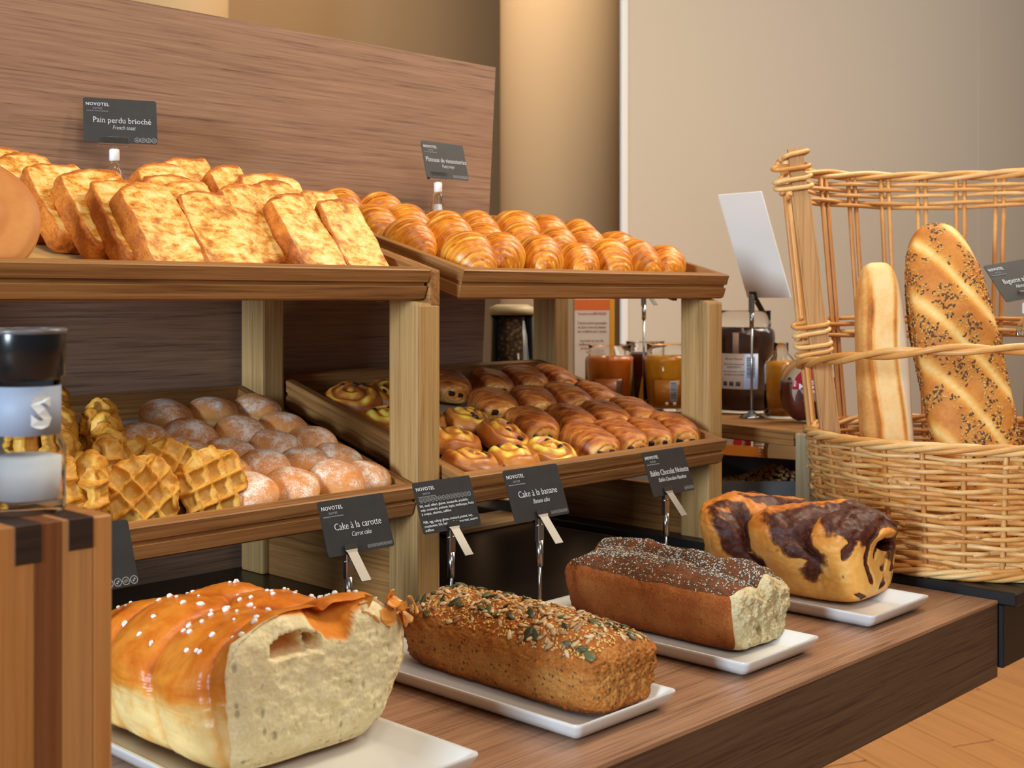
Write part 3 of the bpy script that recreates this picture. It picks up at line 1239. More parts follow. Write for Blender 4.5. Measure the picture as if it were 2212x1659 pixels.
def seat(o, x, y, y0, zfloor, rz=0.0, rx=0.0, ry=0.0, lift=0.0):
    """set an object on the sloping floor of a tray"""
    base = Euler((SL, 0, 0)).to_quaternion()
    o.rotation_mode = 'QUATERNION'
    o.rotation_quaternion = base @ Euler((rx, ry, rz), 'XYZ').to_quaternion()
    o.location = Vector((x, y, tray_z(y, y0, zfloor))) + base @ Vector((0, 0, lift))


def settle(o, y0, zrim):
    """lower or lift a thing along the tray's normal until it just touches the paper"""
    q = o.rotation_quaternion
    n = Euler((SL, 0, 0)).to_quaternion() @ Vector((0, 0, 1))
    P = Vector((0, y0, zrim - 0.0305 / math.cos(SL) + 0.0011))
    me = o.data if o.data else o.children[0].data
    sc = o.scale
    low = min((q @ Vector((v.co.x * sc.x, v.co.y * sc.y, v.co.z * sc.z))).dot(n) for v in me.vertices)
    o.location += n * (-(low + (o.location - P).dot(n)))


ZT = 0.433 - 0.0305 + 0.008      # floor of the top trays at the front edge
CROWS = [('front', 1.262, [1.216, 1.290, 1.369, 1.444, 1.516, 1.594, 1.668]),
         ('second', 1.347, [1.190, 1.260, 1.338, 1.418, 1.494, 1.572, 1.650]),
         ('third', 1.432, [1.192, 1.256, 1.332, 1.410, 1.490, 1.572, 1.655]),
         ('rear', 1.512, [1.196, 1.272])]
for rn, y, xs in CROWS:
    for i, x in enumerate(xs):
        o = obj('croissant', CM[rc.randrange(5)])
        seat(o, x, y + rc.uniform(-0.006, 0.006), 1.174, ZT, rc.uniform(-0.30, 0.30) - 0.42, rc.uniform(-0.05, 0.12), rc.uniform(-0.12, 0.12), 0.0)
        k = rc.uniform(0.95, 1.08)
        o.scale = (k, k, k * rc.uniform(0.98, 1.10))
        settle(o, 1.174, 0.434)
        tag(o, 'golden croissant, %s from the left in the %s row on the right top tray' % (ORD[i], rn), 'croissant', 'croissants on the right top tray')


# ------------------------------------------------------------------ French toast
def toast_mat():
    n = NB('french_toast')
    cr = n.attr('crust')
    v = n.coord((1, 1, 1), 11.0)
    big = n.noise(v, 24, 4, 0.6, 0.5)
    gr = n.noise(n.coord((0.75, 1, 1.35), 11.0), 75, 5, 0.66, 0.25)
    fine = n.noise(v, 300, 3, 0.7)
    f = n.math('ADD', n.math('MULTIPLY', gr, 0.7), n.math('MULTIPLY', big, 0.3))
    face = n.ramp(f, [(0.36, lin(246, 220, 158)), (0.47, lin(238, 194, 108)), (0.54, lin(218, 150, 56)), (0.61, lin(178, 102, 30)), (0.74, lin(114, 56, 18))])
    g = n.math('ADD', n.math('MULTIPLY', big, 0.6), n.math('MULTIPLY', fine, 0.4))
    side = n.ramp(g, [(0.3, lin(226, 150, 60)), (0.48, lin(196, 110, 38)), (0.62, lin(150, 76, 26)), (0.75, lin(92, 44, 18))])
    m = n.math('ADD', cr, n.math('MULTIPLY', n.math('SUBTRACT', big, 0.5), 0.5))
    c = n.mix(n.ramp(m, [(0.42, BW(0)), (0.72, BW(1))]), face, side)
    n.bump(n.math('ADD', n.math('MULTIPLY', gr, 1.0), n.math('MULTIPLY', fine, 0.5)), 0.4, 0.002)
    return n.done(c, 0.5, 0.35)


M['toast'] = toast_mat()


def toast_mesh(seed, w=0.082, h=0.116, th=0.025):
    V0, Fs, side = cube_grid(26)
    V, cr = [], []
    for p in V0:
        x, y, z = rounded(p, 12)
        # one upper corner is a rounded crust shoulder, the other a straight cut
        taper = 1 - 0.10 * sm(0.2, 1.0, z) * (1 if x < 0 else 0.3)
        X, Y, Z = w / 2 * x * taper, th / 2 * y, h / 2 * z
        Z -= 0.010 * sm(0.1, 1.0, -x) * sm(0.3, 1.0, z)
        Y += 0.005 * nz(X, 0, Z, 16, seed * 3.1) + 0.0010 * fbm(X, Y, Z, 80, seed)
        sd = 1.0 if abs(p[1]) < 0.93 else 0.5
        X += sd * (0.0030 * nz(X, Y, Z, 34, seed + 4) + 0.0022 * fbm(X, Y, Z, 90, seed))
        Z += sd * (0.0030 * nz(X, Y, Z, 40, seed + 9) + 0.0015 * fbm(X, Y, Z, 100, seed))
        Y *= 1 + 0.22 * sm(0.6, 1.0, -x)
        V.append((X, Y, Z + h / 2))
        m = max(abs(p[0]), abs(p[2]))
        e = 1.0 if abs(p[1]) < 0.93 else sm(0.80, 0.97, m + 0.06 * nz(X, 0, Z, 50, seed)) * 0.75
        cr.append(max(e if p[0] < 0.9 else e * 0.45, 0.0))
    return make_mesh('french_toast', V, Fs, M['toast'], True, {'crust': cr})


TM = [toast_mesh(s) for s in (1, 2, 3, 4)]
# centre x, foot y, width factor, lean from upright, turn, name of the place
TOAST = [(0.672, 1.398, 0.95, .80, .10, 'sixth in the left file, at the very back'),
         (0.684, 1.358, 0.95, .80, .08, 'fifth in the left file'),
         (0.700, 1.318, 1.00, .80, .05, 'fourth in the left file'),
         (0.722, 1.276, 1.15, .80, .04, 'third in the left file'),
         (0.738, 1.234, 1.15, .80, .02, 'second in the left file'),
         (0.744, 1.206, 0.92, .70, .06, 'first in the left file, beside the griddled front slice'),
         (0.812, 1.202, 0.92, .72, -.04, 'front slice with dark griddle marks'),
         (0.812, 1.236, 1.00, .72, .05, 'behind the griddled front slice'),
         (0.822, 1.286, 1.00, .72, .03, 'third in the middle file'),
         (0.842, 1.338, 1.00, .68, .06, 'fourth in the middle file'),
         (0.905, 1.390, 0.95, .62, .02, 'fifth in the middle file, standing highest'),
         (0.946, 1.352, 0.80, .66, .08, 'narrow slice at the back, before the wide one'),
         (0.990, 1.330, 1.30, .66, .00, 'wide slice at the back, left of the croissants'),
         (0.886, 1.232, 0.80, .70, .10, 'brown-edged slice in the middle'),
         (0.914, 1.262, 0.90, .70, .04, 'behind the brown-edged slice'),
         (0.938, 1.203, 0.88, .72, .03, 'left one of the two pale front slices'),
         (1.006, 1.200, 0.88, .72, -.03, 'right one of the two pale front slices, nearest the croissants'),
         (0.972, 1.286, 0.90, .70, .02, 'between the pale front slices and the wide one'),
         (1.016, 1.252, 0.94, .70, .00, 'behind the two pale front slices')]
for i, (x, y, wf, lean, turn, where) in enumerate(TOAST):
    o = obj('french_toast', TM[i % 4])
    seat(o, x, y + 0.012, 1.174, ZT - 0.002, turn, -lean - SL, 0, 0.002)
    o.scale = (wf, 1, 1.16 if i < 5 else 1.09)
    settle(o, 1.174, 0.433)
    tag(o, 'golden French toast slice, ' + where, 'toast', 'French toast slices on the left top tray')


def pancake():
    n = NB('pancake_brown')
    v = n.coord()
    k = n.noise(v, 30, 4, 0.6)
    r = n.attr('ring')
    f = n.math('ADD', n.math('MULTIPLY', k, 0.5), n.math('MULTIPLY', r, 0.5))
    c = n.ramp(f, [(0.2, lin(168, 96, 40)), (0.5, lin(190, 120, 56)), (0.8, lin(214, 150, 80))])
    n.bump(n.noise(v, 400, 2), 0.15, 0.001)
    m = n.done(c, 0.55, 0.3)
    V0, Fs, side = cube_grid(28)
    V, ring = [], []
    for p in V0:
        x, y, z = rounded(p, 2.0 if False else 3.0)
        rr = math.hypot(p[0], p[1])
        a = math.atan2(p[1], p[0])
        m2 = max(abs(p[0]), abs(p[1]))
        R = 0.064 * m2
        s = math.sqrt(max(0, 1 - m2 ** 6)) if abs(p[2]) > 0.999 else 0.0
        zz = 0.010 * (p[2] if abs(p[2]) < 0.999 else (1 if p[2] > 0 else -1)) * (0.35 + 0.65 * s) if abs(p[2]) > 0.999 else 0.0035 * p[2]
        e = math.exp(-((R - 0.030) / 0.0022) ** 2)
        zz += 0.0035 * sm(0.034, 0.022, R) * (1 if p[2] > 0 else 0) - 0.0012 * e
        Rr = R * (1.03 if abs(p[2]) < 0.999 else 1.0) * (1 + 0.02 * nz(math.cos(a), math.sin(a), 0, 2))
        V.append((Rr * math.cos(a), Rr * math.sin(a), zz))
        ring.append(0.5 - 0.4 * e + 0.2 * sm(0.03, 0.02, R))
    o = obj('pancake', make_mesh('pancake', V, Fs, m, True, {'ring': ring}))
    o.rotation_mode = 'QUATERNION'
    o.rotation_quaternion = Euler((math.radians(66), 0, math.radians(-12)), 'XYZ').to_quaternion()
    o.location = (0.530, 1.243, 0.484)
    settle(o, 1.174, 0.433)
    tag(o, 'smooth round tan pancake leaning at the left end of the toast tray', 'pancake')


pancake()


# ------------------------------------------------------------------ sugared doughnuts
def donut_mat():
    n = NB('sugared_doughnut')
    h = n.attr('h')
    v = n.coord((1, 1, 1), 13.0)
    k = n.noise(v, 34, 4, 0.65, 0.3)
    fine = n.noise(v, 620, 2, 0.7)
    mid = n.noise(v, 120, 4, 0.7)
    hh = n.math('ADD', h, n.math('MULTIPLY', n.math('SUBTRACT', k, 0.5), 0.28))
    c = n.ramp(hh, [(0.10, lin(196, 136, 70)), (0.27, lin(238, 208, 146)), (0.38, lin(236, 196, 126)), (0.50, lin(228, 162, 86)), (0.85, lin(210, 134, 64))])
    s = n.math('ADD', n.math('MULTIPLY', k, 0.75), n.math('MULTIPLY', mid, 0.30))
    s = n.math('SUBTRACT', s, 0.10)
    s = n.math('ADD', s, n.math('MULTIPLY', fine, 0.40))
    s = n.math('ADD', s, n.math('MULTIPLY', n.math('SUBTRACT', h, 0.6), 0.22))
    m = n.ramp(s, [(0.60, BW(0.03)), (0.70, BW(0.26)), (0.80, BW(0.95))])
    c = n.mix(m, c, lin(238, 230, 220))
    n.bump(fine, 0.25, 0.0012)
    return n.done(c, 0.75, 0.2)


M['donut'] = donut_mat()


def donut_mesh(seed):
    V0, Fs, side = cube_grid(18)
    V, h = [], []
    for p in V0:
        x, y, z = rounded(p, 2.25)
        k = 1 + 0.06 * nz(x, y, z, 1.3, seed)
        zz = z if z > 0 else z * 0.75
        eq = 1 - 0.035 * math.exp(-((z + 0.12) / 0.12) ** 2)
        V.append((0.0345 * x * k * eq, 0.0345 * y * k * eq, 0.0245 * zz * k + 0.0184))
        h.append((z + 1) / 2)
    return make_mesh('doughnut', V, Fs, M['donut'], True, {'h': h})


DM = [donut_mesh(s) for s in (1.0, 2.3, 3.7, 4.9)]
DON = [('rear', [(0.884, 1.489), (0.956, 1.487), (1.024, 1.484)]),
       ('fourth', [(0.806, 1.410), (0.877, 1.418), (0.948, 1.413), (1.018, 1.416)]),
       ('third', [(0.826, 1.345), (0.893, 1.352), (0.960, 1.352), (1.024, 1.357)]),
       ('second', [(0.846, 1.296), (0.908, 1.298), (0.970, 1.300), (1.016, 1.298)]),
       ('front', [(0.842, 1.238), (0.904, 1.239), (0.966, 1.238), (1.014, 1.240)])]
ZL = 0.164 - 0.0305 + 0.008
rd = random.Random(9)
for rn, ps in DON:
    for i, (x, y) in enumerate(ps):
        o = obj('doughnut', DM[rd.randrange(4)])
        seat(o, x, y - 0.004, 1.174, ZL - 0.008, rd.uniform(0, 6.3), rd.uniform(-0.16, 0.16), rd.uniform(-0.16, 0.16))
        k = rd.uniform(0.98, 1.06)
        o.scale = (k, k, k * rd.uniform(0.96, 1.08))
        settle(o, 1.174, 0.164)
        tag(o, 'sugar-dusted doughnut, %s from the left in the %s row of the lower left tray' % (ORD[i], rn), 'doughnut', 'sugar-dusted doughnuts on the lower left tray')


# ------------------------------------------------------------------ waffles
def waffle_mat():
    n = NB('waffle')
    d = n.attr('dep')
    v = n.coord((1, 1, 1), 9.0)
    k = n.noise(v, 40, 4, 0.6)
    fine = n.noise(v, 240, 4, 0.7)
    f = n.math('ADD', d, n.math('MULTIPLY', n.math('SUBTRACT', k, 0.5), 0.9))
    f = n.math('ADD', f, n.math('MULTIPLY', n.math('SUBTRACT', fine, 0.5), 0.5))
    c = n.ramp(f, [(0.05, lin(226, 184, 106)), (0.4, lin(222, 166, 66)), (0.7, lin(202, 130, 38)), (1.0, lin(146, 80, 22))])
    n.bump(fine, 0.3, 0.0018)
    return n.done(c, 0.5, 0.35)


M['waffle'] = waffle_mat()


def waffle_mesh(seed):
    V0, Fs, side = cube_grid(40)
    V, dep = [], []
    R, pitch = 0.0445, 0.0225
    for p in V0:
        m = max(abs(p[0]), abs(p[1]))
        a = math.atan2(p[1], p[0])
        x, y = R * m * math.cos(a), R * m * math.sin(a)

        def ridge(c):
            q = abs(((c / pitch) % 1.0) - 0.5) * 2
            return sm(0.60, 0.92, q)
        g = max(ridge(x + 0.003 * seed), ridge(y - 0.002 * seed))
        out = 1 + 0.09 * (g - 0.5) + 0.10 * nz(math.cos(a), math.sin(a), seed, 1.6)
        edge = sm(0.78, 1.0, m)
        if abs(p[2]) > 0.999:
            z = (0.0062 + 0.0098 * g) * (1 if p[2] > 0 else -1) * (1 - 0.55 * edge)
        else:
            z = (0.0070 + 0.0075 * g) * 0.45 * p[2]
            out += 0.06 * (1 - p[2] ** 2)
        X, Y = x * out, y * out
        Z = z + 0.0016 * fbm(X, Y, z, 110, seed)
        X += 0.0018 * nz(X, Y, Z, 90, seed)
        V.append((X, Y, Z))
        dep.append(0.16 + 0.42 * g + 0.12 * edge)
    return make_mesh('waffle', V, Fs, M['waffle'], True, {'dep': dep})


WM = [waffle_mesh(s) for s in (1, 2, 3)]
# centre x, y, height over the tray floor, roll about x, about y, about z, place
WAF = [(0.704, 1.234, .040, 62, 6, 40, 'front waffle left of two, its grid facing out'),
       (0.789, 1.232, .040, 62, -4, 18, 'front waffle right of two, beside the doughnuts'),
       (0.762, 1.270, .038, 58, 10, 60, 'behind the two front waffles'),
       (0.650, 1.242, .040, 70, 70, 20, 'standing edge-on at the front'),
       (0.628, 1.250, .040, 40, 60, 10, 'edge-on beside the wooden block'),
       (0.672, 1.266, .040, 30, 40, 30, 'tilted above the edge-on front waffle'),
       (0.742, 1.292, .038, 52, -8, 30, 'middle waffle with a clear grid'),
       (0.706, 1.300, .036, 60, 50, 0, 'lying steeply in the middle of the heap'),
       (0.655, 1.312, .038, 55, 60, 50, 'half hidden behind the salt mill'),
       (0.722, 1.346, .036, 66, 64, 15, 'third from the back'),
       (0.690, 1.380, .040, 50, 60, 35, 'second from the back'),
       (0.742, 1.392, .034, 70, 40, 0, 'small-looking one beside the grey paper'),
       (0.655, 1.398, .038, 64, 58, 5, 'left of the second from the back'),
       (0.712, 1.442, .038, 62, 66, 20, 'rear waffle nearest the tray back'),
       (0.665, 1.462, .036, 60, 50, 60, 'rear waffle behind the salt mill cap')]
rw = random.Random(4)
for i, (x, y, h, ax, ay, az, where) in enumerate(WAF):
    o = obj('waffle', WM[i % 3])
    seat(o, x, y, 1.174, ZL - 0.008, 0, 0, 0, h)
    o.rotation_quaternion = Euler((SL, 0, 0)).to_quaternion() @ (Euler((0, 0, math.radians(-az * 0.25))).to_quaternion() @ Euler((math.radians(ax), 0, math.radians(0))).to_quaternion() @ Euler((0, math.radians(ay), 0)).to_quaternion() @ Euler((0, 0, math.radians(az))).to_quaternion())
    o.scale = (0.92, 0.92, 0.95)
    settle(o, 1.174, 0.164)
    tag(o, 'yellow sugar waffle, ' + where, 'waffle', 'waffles on the lower left tray')


# ------------------------------------------------------------------ pains au chocolat
def pac_mat():
    n = NB('chocolate_pastry_crust')
    s = n.attr('band')
    k = n.noise(n.coord((1, 1, 1), 6.0), 42, 4, 0.6)
    st = n.noise(n.coord((0.5, 2.6, 0.5), 6.0, (0, 0, 0.5)), 80, 3, 0.6)
    f = n.math('ADD', s, n.math('MULTIPLY', n.math('SUBTRACT', k, 0.5), 0.75))
    f = n.math('ADD', f, n.math('MULTIPLY', n.math('SUBTRACT', st, 0.5), 0.85))
    c = n.ramp(f, [(0.05, lin(236, 188, 116)), (0.30, lin(220, 150, 76)), (0.52, lin(190, 112, 48)), (0.78, lin(146, 74, 30)), (1.0, lin(92, 44, 20))])
    n.bump(n.math('ADD', st, n.math('MULTIPLY', k, 0.5)), 0.3, 0.0018)
    return n.done(c, 0.42, 0.3)


M['pac'] = pac_mat()
M['choc'] = plain('dark_chocolate', (48, 28, 24), 0.35, 0.4)


def pac_mesh(seed):
    V0, Fs, side = cube_grid(26)
    V, band = [], []
    for p in V0:
        x, y, z = rounded(p, 3.0)
        a = math.atan2(z, x)
        X, Y = 0.0340 * x, 0.0440 * y
        Z = 0.0270 * z if z > 0 else 0.0150 * z
        ph = (y * 2.6 + 0.9 * x + 0.25 * nz(x, y, z, 2, seed)) % 1.0
        if abs(y) < 0.93:
            k = 1 + 0.05 * (ph - 0.5) + 0.07 * nz(x, y, z, 1.5, seed)
            b = 0.30 + 0.32 * sm(0.0, 0.3, ph) - 0.26 * sm(0.82, 1.0, ph) + 0.10 * sm(0, 0.8, z) - 0.28 * sm(0.72, 0.95, -y)
        else:
            r = math.hypot(x, z)
            k = 1.0
            sp = (r * 3.2 + a / (2 * PI)) % 1.0
            Y -= 0.004 * (1 if y > 0 else -1) * sm(0.3, 0.0, sp)
            b = 0.02 + 0.30 * sm(0.0, 0.3, sp)
        b -= 0.28 * sm(0.05, -0.5, z)
        V.append((X * k, Y, Z * k + 0.0150))
        band.append(b)
    return make_mesh('pastry_crust', V, Fs, M['pac'], True, {'band': band})


PCM = [pac_mesh(s) for s in (1.1, 2.2, 3.3)]
CHM = box_mesh('chocolate_stick', (-0.0052, -0.004, -0.0040), (0.0052, 0.004, 0.0040), M['choc'], 0.0032, 3)
ZR = 0.174 - 0.0305
PAC = [('front', 1.216, [1.420, 1.492, 1.566, 1.634]), ('second', 1.296, [1.384, 1.474, 1.554, 1.630]),
       ('third', 1.378, [1.388, 1.480, 1.558, 1.632]), ('rear', 1.472, [1.384, 1.476, 1.558, 1.632])]
rp = random.Random(14)
for rn, y, xs in PAC:
    for i, x in enumerate(xs):
        t = empty('chocolate_pastry')
        seat(t, x, y + rp.uniform(-0.004, 0.004), 1.139, ZR, rp.uniform(-0.20, 0.14) - 0.26, 0, rp.uniform(-0.08, 0.08), 0.001)
        k = rp.uniform(0.96, 1.06)
        t.scale = (k, k, k)
        pc = obj('pastry_crust', PCM[rp.randrange(3)], t)
        for sx in (-0.012 + rp.uniform(-.004, .004), 0.008 + rp.uniform(-.003, .003)):
            c = obj('chocolate_stick', CHM, pc)
            c.location = (sx, -0.0412 + rp.uniform(0, .0012), 0.019 + rp.uniform(-0.003, 0.005))
        settle(t, 1.139, 0.174)
        tag(t, 'flaky chocolate roll, %s from left in %s row of lower right tray' % (ORD[i], rn), 'pastry', 'chocolate pastry rolls on the lower right tray')


# ------------------------------------------------------------------ custard raisin swirls
def swirl_mat():
    n = NB('raisin_swirl')
    s = n.attr('cream')
    k = n.noise(n.coord((1, 1, 1), 5.0), 50, 4, 0.6)
    f = n.math('ADD', s, n.math('MULTIPLY', n.math('SUBTRACT', k, 0.5), 0.6))
    oi = n.node('ShaderNodeObjectInfo')
    f = n.math('ADD', f, n.math('MULTIPLY', n.math('SUBTRACT', oi.outputs['Random'], 0.6), 0.35))
    c = n.ramp(f, [(0.05, lin(112, 58, 22)), (0.36, lin(172, 98, 36)), (0.62, lin(200, 130, 54)), (0.82, lin(226, 178, 62)), (1.0, lin(242, 216, 98))])
    n.bump(k, 0.3, 0.0015)
    return n.done(c, 0.35, 0.45)


M['swirl'] = swirl_mat()
M['raisin'] = plain('raisin_skin', (52, 30, 24), 0.5, 0.4)


def swirl_mesh(seed):
    na, nr = 60, 22
    V, cream = [(0, 0, 0.034)], [0.8]
    for i in range(1, nr + 1):
        for k in range(na):
            a = 2 * PI * k / na
            q = i / nr
            if q <= 0.8:
                r = q / 0.8
                sp = (r * 2.4 + a / (2 * PI) + 0.1 * nz(r, math.cos(a), math.sin(a), 2, seed)) % 1.0
                z = 0.0285 - 0.010 * r ** 3 + 0.0045 * math.sin(PI * sp) + 0.004 * nz(r * math.cos(a), r * math.sin(a), 0, 2.2, seed)
                rr = 0.0385 * r
                c = 0.30 + (0.42 + 0.55 * nz(2 * math.cos(a) * r, 2 * math.sin(a) * r, 0, 1.4, seed + 3)) * sm(0.20, 0.42, sp) * sm(1.0, 0.80, sp) * sm(1.02, 0.80, r)
            else:
                u = (q - 0.8) / 0.2
                rr = 0.0385 + 0.0035 * math.sin(PI * u)
                z = 0.0185 * (1 - u) + 0.001
                c = 0.42 - 0.1 * u
            V.append((rr * math.cos(a) * 1.08, rr * math.sin(a) * 0.95, z))
            cream.append(c)
    Fs = [(0, 1 + k, 1 + (k + 1) % na) for k in range(na)]
    for i in range(nr - 1):
        for k in range(na):
            k2 = (k + 1) % na
            Fs.append((1 + i * na + k, 1 + (i + 1) * na + k, 1 + (i + 1) * na + k2, 1 + i * na + k2))
    Fs.append(tuple(1 + (nr - 1) * na + k for k in range(na))[::-1])
    return fix_normals(make_mesh('swirl_dough', V, Fs, M['swirl'], True, {'cream': cream}))


SM_ = [swirl_mesh(s) for s in (1, 2, 3)]
RM = seed_mesh('raisin', 0.0125, 0.0095, 0.0065, M['raisin'], 7, 5)
RAI = [(1.164, 1.442, 'at the back left corner'), (1.236, 1.446, 'second from the left at the back'),
       (1.162, 1.362, 'behind the front post, left one'), (1.290, 1.334, 'second row, right one, browned on top'),
       (1.212, 1.352, 'second row, hidden behind the oak post'), (1.206, 1.274, 'middle one beside the oak post'),
       (1.290, 1.264, 'middle one beside the chocolate pastries'), (1.166, 1.198, 'front row, left one by the allergen card'),
       (1.238, 1.193, 'front row, middle one with a big raisin'), (1.324, 1.202, 'front row, bright yellow right one')]
rr_ = random.Random(2)
for i, (x, y, where) in enumerate(RAI):
    t = empty('raisin_swirl')
    seat(t, x, y, 1.139, ZR, rr_.uniform(0, 6.3), rr_.uniform(-0.12, 0.22), rr_.uniform(-0.2, 0.2), 0.004)
    sd_ = obj('swirl_dough', SM_[i % 3], t)
    settle(t, 1.139, 0.174)
    for j in range(3):
        a = rr_.uniform(0, 6.3)
        q = rr_.uniform(0.010, 0.028)
        r = obj('raisin', RM, sd_)
        r.location = (q * math.cos(a), q * math.sin(a), 0.0318 - 5.0 * q * q)
        r.rotation_euler = (rr_.uniform(-.4, .4), rr_.uniform(-.4, .4), a)
    tag(t, 'custard raisin swirl in the lower right tray, ' + where, 'pastry', 'custard raisin swirls on the lower right tray')


# ------------------------------------------------------------------ lettering
_tx = {}


def text_mesh(s, size, shear=0.0, offset=0.0, spacing=1.0, width=None, narrow=1.0, serif=False):
    key = (s, size, shear, offset, spacing, width, narrow, serif)
    if key in _tx:
        return _tx[key]
    cu = bpy.data.curves.new('lettering', 'FONT')
    cu.body = s
    cu.size = size
    cu.shear = shear
    cu.offset = offset
    cu.space_character = spacing
    cu.resolution_u = 2
    cu.fill_mode = 'FRONT'
    cu.extrude = 0.00012
    tmp = bpy.data.objects.new('lettering', cu)
    COL.objects.link(tmp)
    dg = bpy.context.evaluated_depsgraph_get()
    dg.update()
    me = bpy.data.meshes.new_from_object(tmp.evaluated_get(dg))
    bpy.data.objects.remove(tmp)
    if serif:
        add_serifs(me, size)
    xs = [v.co.x for v in me.vertices] or [0]
    lo, hi = min(xs), max(xs)
    k = narrow if width is None else width / max(1e-6, hi - lo)
    for v in me.vertices:
        v.co.x = (v.co.x - (lo + hi) / 2) * k
    me.materials.clear()
    _tx[key] = me
    return me


def letters(s, parent, loc, size, mat=None, align='C', rot=(PI / 2, 0, 0), name='lettering', **kw):
    """text standing on the front (-y side) of its parent; loc is its middle (or left end)"""
    me = text_mesh(s, size, **kw).copy()
    me.materials.append(mat or M['print'])
    o = obj(name, me, parent)
    w = max(v.co.x for v in me.vertices) if len(me.vertices) else 0
    o.location = (loc[0] + (w if align == 'L' else 0), loc[1], loc[2])
    o.rotation_euler = rot
    return o


def add_serifs(me, size):
    """small slab feet on the stems of plain letters: every short level edge on the base line or at a letter's top"""
    bm = bmesh.new()
    bm.from_mesh(me)
    zs = max(v.co.z for v in bm.verts) if bm.verts else 0
    todo, seen = [], set()
    for e in bm.edges:
        a, b = e.verts[0].co, e.verts[1].co
        L = abs(a.x - b.x)
        if abs(a.y - b.y) < 0.01 * size and 0.045 * size < L < 0.17 * size and len(e.link_faces) < 2 and abs(a.z - zs) < 1e-6:
            y, x0, x1 = a.y, min(a.x, b.x), max(a.x, b.x)
            k = (round(x0 / size, 2), round(y / size, 2))
            if k in seen:
                continue
            seen.add(k)
            if abs(y) < 0.02 * size:
                todo.append((x0 - 0.055 * size, x1 + 0.055 * size, y, y + 0.035 * size))
            elif y > 0.40 * size:
                todo.append((x0 - 0.075 * size, x1, y - 0.035 * size, y))
    for x0, x1, y0, y1 in todo:
        bm.faces.new([bm.verts.new((x, y, zs)) for x, y in ((x0, y0), (x1, y0), (x1, y1), (x0, y1))])
    bm.to_mesh(me)
    bm.free()


def rounded_card(name, w, h, t, r, mat, parent=None):
    V, n = [], 6
    pts = []
    for cx, cz, a0 in ((w / 2 - r, h - r, 0), (-w / 2 + r, h - r, PI / 2), (-w / 2 + r, r, PI), (w / 2 - r, r, 1.5 * PI)):
        for k in range(n + 1):
            a = a0 + PI / 2 * k / n
            pts.append((cx + r * math.cos(a), cz + r * math.sin(a)))
    m = len(pts)
    V = [(x, 0, z) for x, z in pts] + [(x, t, z) for x, z in pts]
    Fs = [tuple(range(m)), tuple(range(m, 2 * m))[::-1]]
    Fs += [(i, m + i, m + (i + 1) % m, (i + 1) % m) for i in range(m)]
    return obj(name, fix_normals(make_mesh(name, V, Fs, mat, False)), parent)


def icon_row(parent, x0, z, n, d, r, seed):
    """little round allergen pictograms: thin rings with a small mark inside"""
    rnd = random.Random(seed)
    parts = []
    for i in range(n):
        cx = x0 + i * d
        ring = 18
        vo = [(cx + r * math.cos(2 * PI * k / ring), 0, z + r * math.sin(2 * PI * k / ring)) for k in range(ring)]
        vi = [(cx + r * .84 * math.cos(2 * PI * k / ring), 0, z + r * .84 * math.sin(2 * PI * k / ring)) for k in range(ring)]
        parts.append((vo + vi, [(k, (k + 1) % ring, ring + (k + 1) % ring, ring + k) for k in range(ring)]))
        kind = rnd.randrange(4)
        a = rnd.uniform(0.3, 1.3)
        if kind == 0:      # egg
            e = [(cx + r * .38 * math.cos(2 * PI * k / 12), 0, z + r * .52 * math.sin(2 * PI * k / 12)) for k in range(12)]
            e2 = [(cx + r * .26 * math.cos(2 * PI * k / 12), 0, z + r * .40 * math.sin(2 * PI * k / 12)) for k in range(12)]
            parts.append((e + e2, [(k, (k + 1) % 12, 12 + (k + 1) % 12, 12 + k) for k in range(12)]))
        elif kind == 1:    # ear of wheat
            for q in (-.12, .12):
                dx, dz = math.cos(a) * r * .6, math.sin(a) * r * .6
                ox, oz = -math.sin(a) * r * q, math.cos(a) * r * q
                parts.append(([(cx - dx + ox, 0, z - dz + oz), (cx + dx + ox, 0, z + dz + oz), (cx + dx + ox * 2, 0, z + dz + oz * 2), (cx - dx + ox * 2, 0, z - dz + oz * 2)], [(0, 1, 2, 3)]))
        elif kind == 2:    # bottle and glass
            for qx, qw, qh in ((-.22, .10, .5), (.18, .16, .3)):
                bx, bz = cx + qx * r, z - .45 * r
                parts.append(([(bx - qw * r, 0, bz), (bx + qw * r, 0, bz), (bx + qw * r, 0, bz + 2 * qh * r * .9), (bx - qw * r, 0, bz + 2 * qh * r * .9)], [(0, 1, 2, 3)]))
        else:              # nut
            for q in (-.2, .2):
                e = [(cx + q * r + r * .24 * math.cos(2 * PI * k / 10), 0, z + q * r + r * .24 * math.sin(2 * PI * k / 10)) for k in range(10)]
                parts.append((e, [tuple(range(10))]))
    o = obj('pictograms', make_mesh('pictograms', *_cat(parts), M['print_dim'], False), parent)
    o.location = (0, -0.0004, 0)
    return o


def _cat(parts):
    V, Fs = [], []
    for v, f in parts:
        b = len(V)
        V += list(v)
        Fs += [tuple(b + i for i in q) for q in f]
    return V, Fs


CW, CH = 0.0935, 0.0615


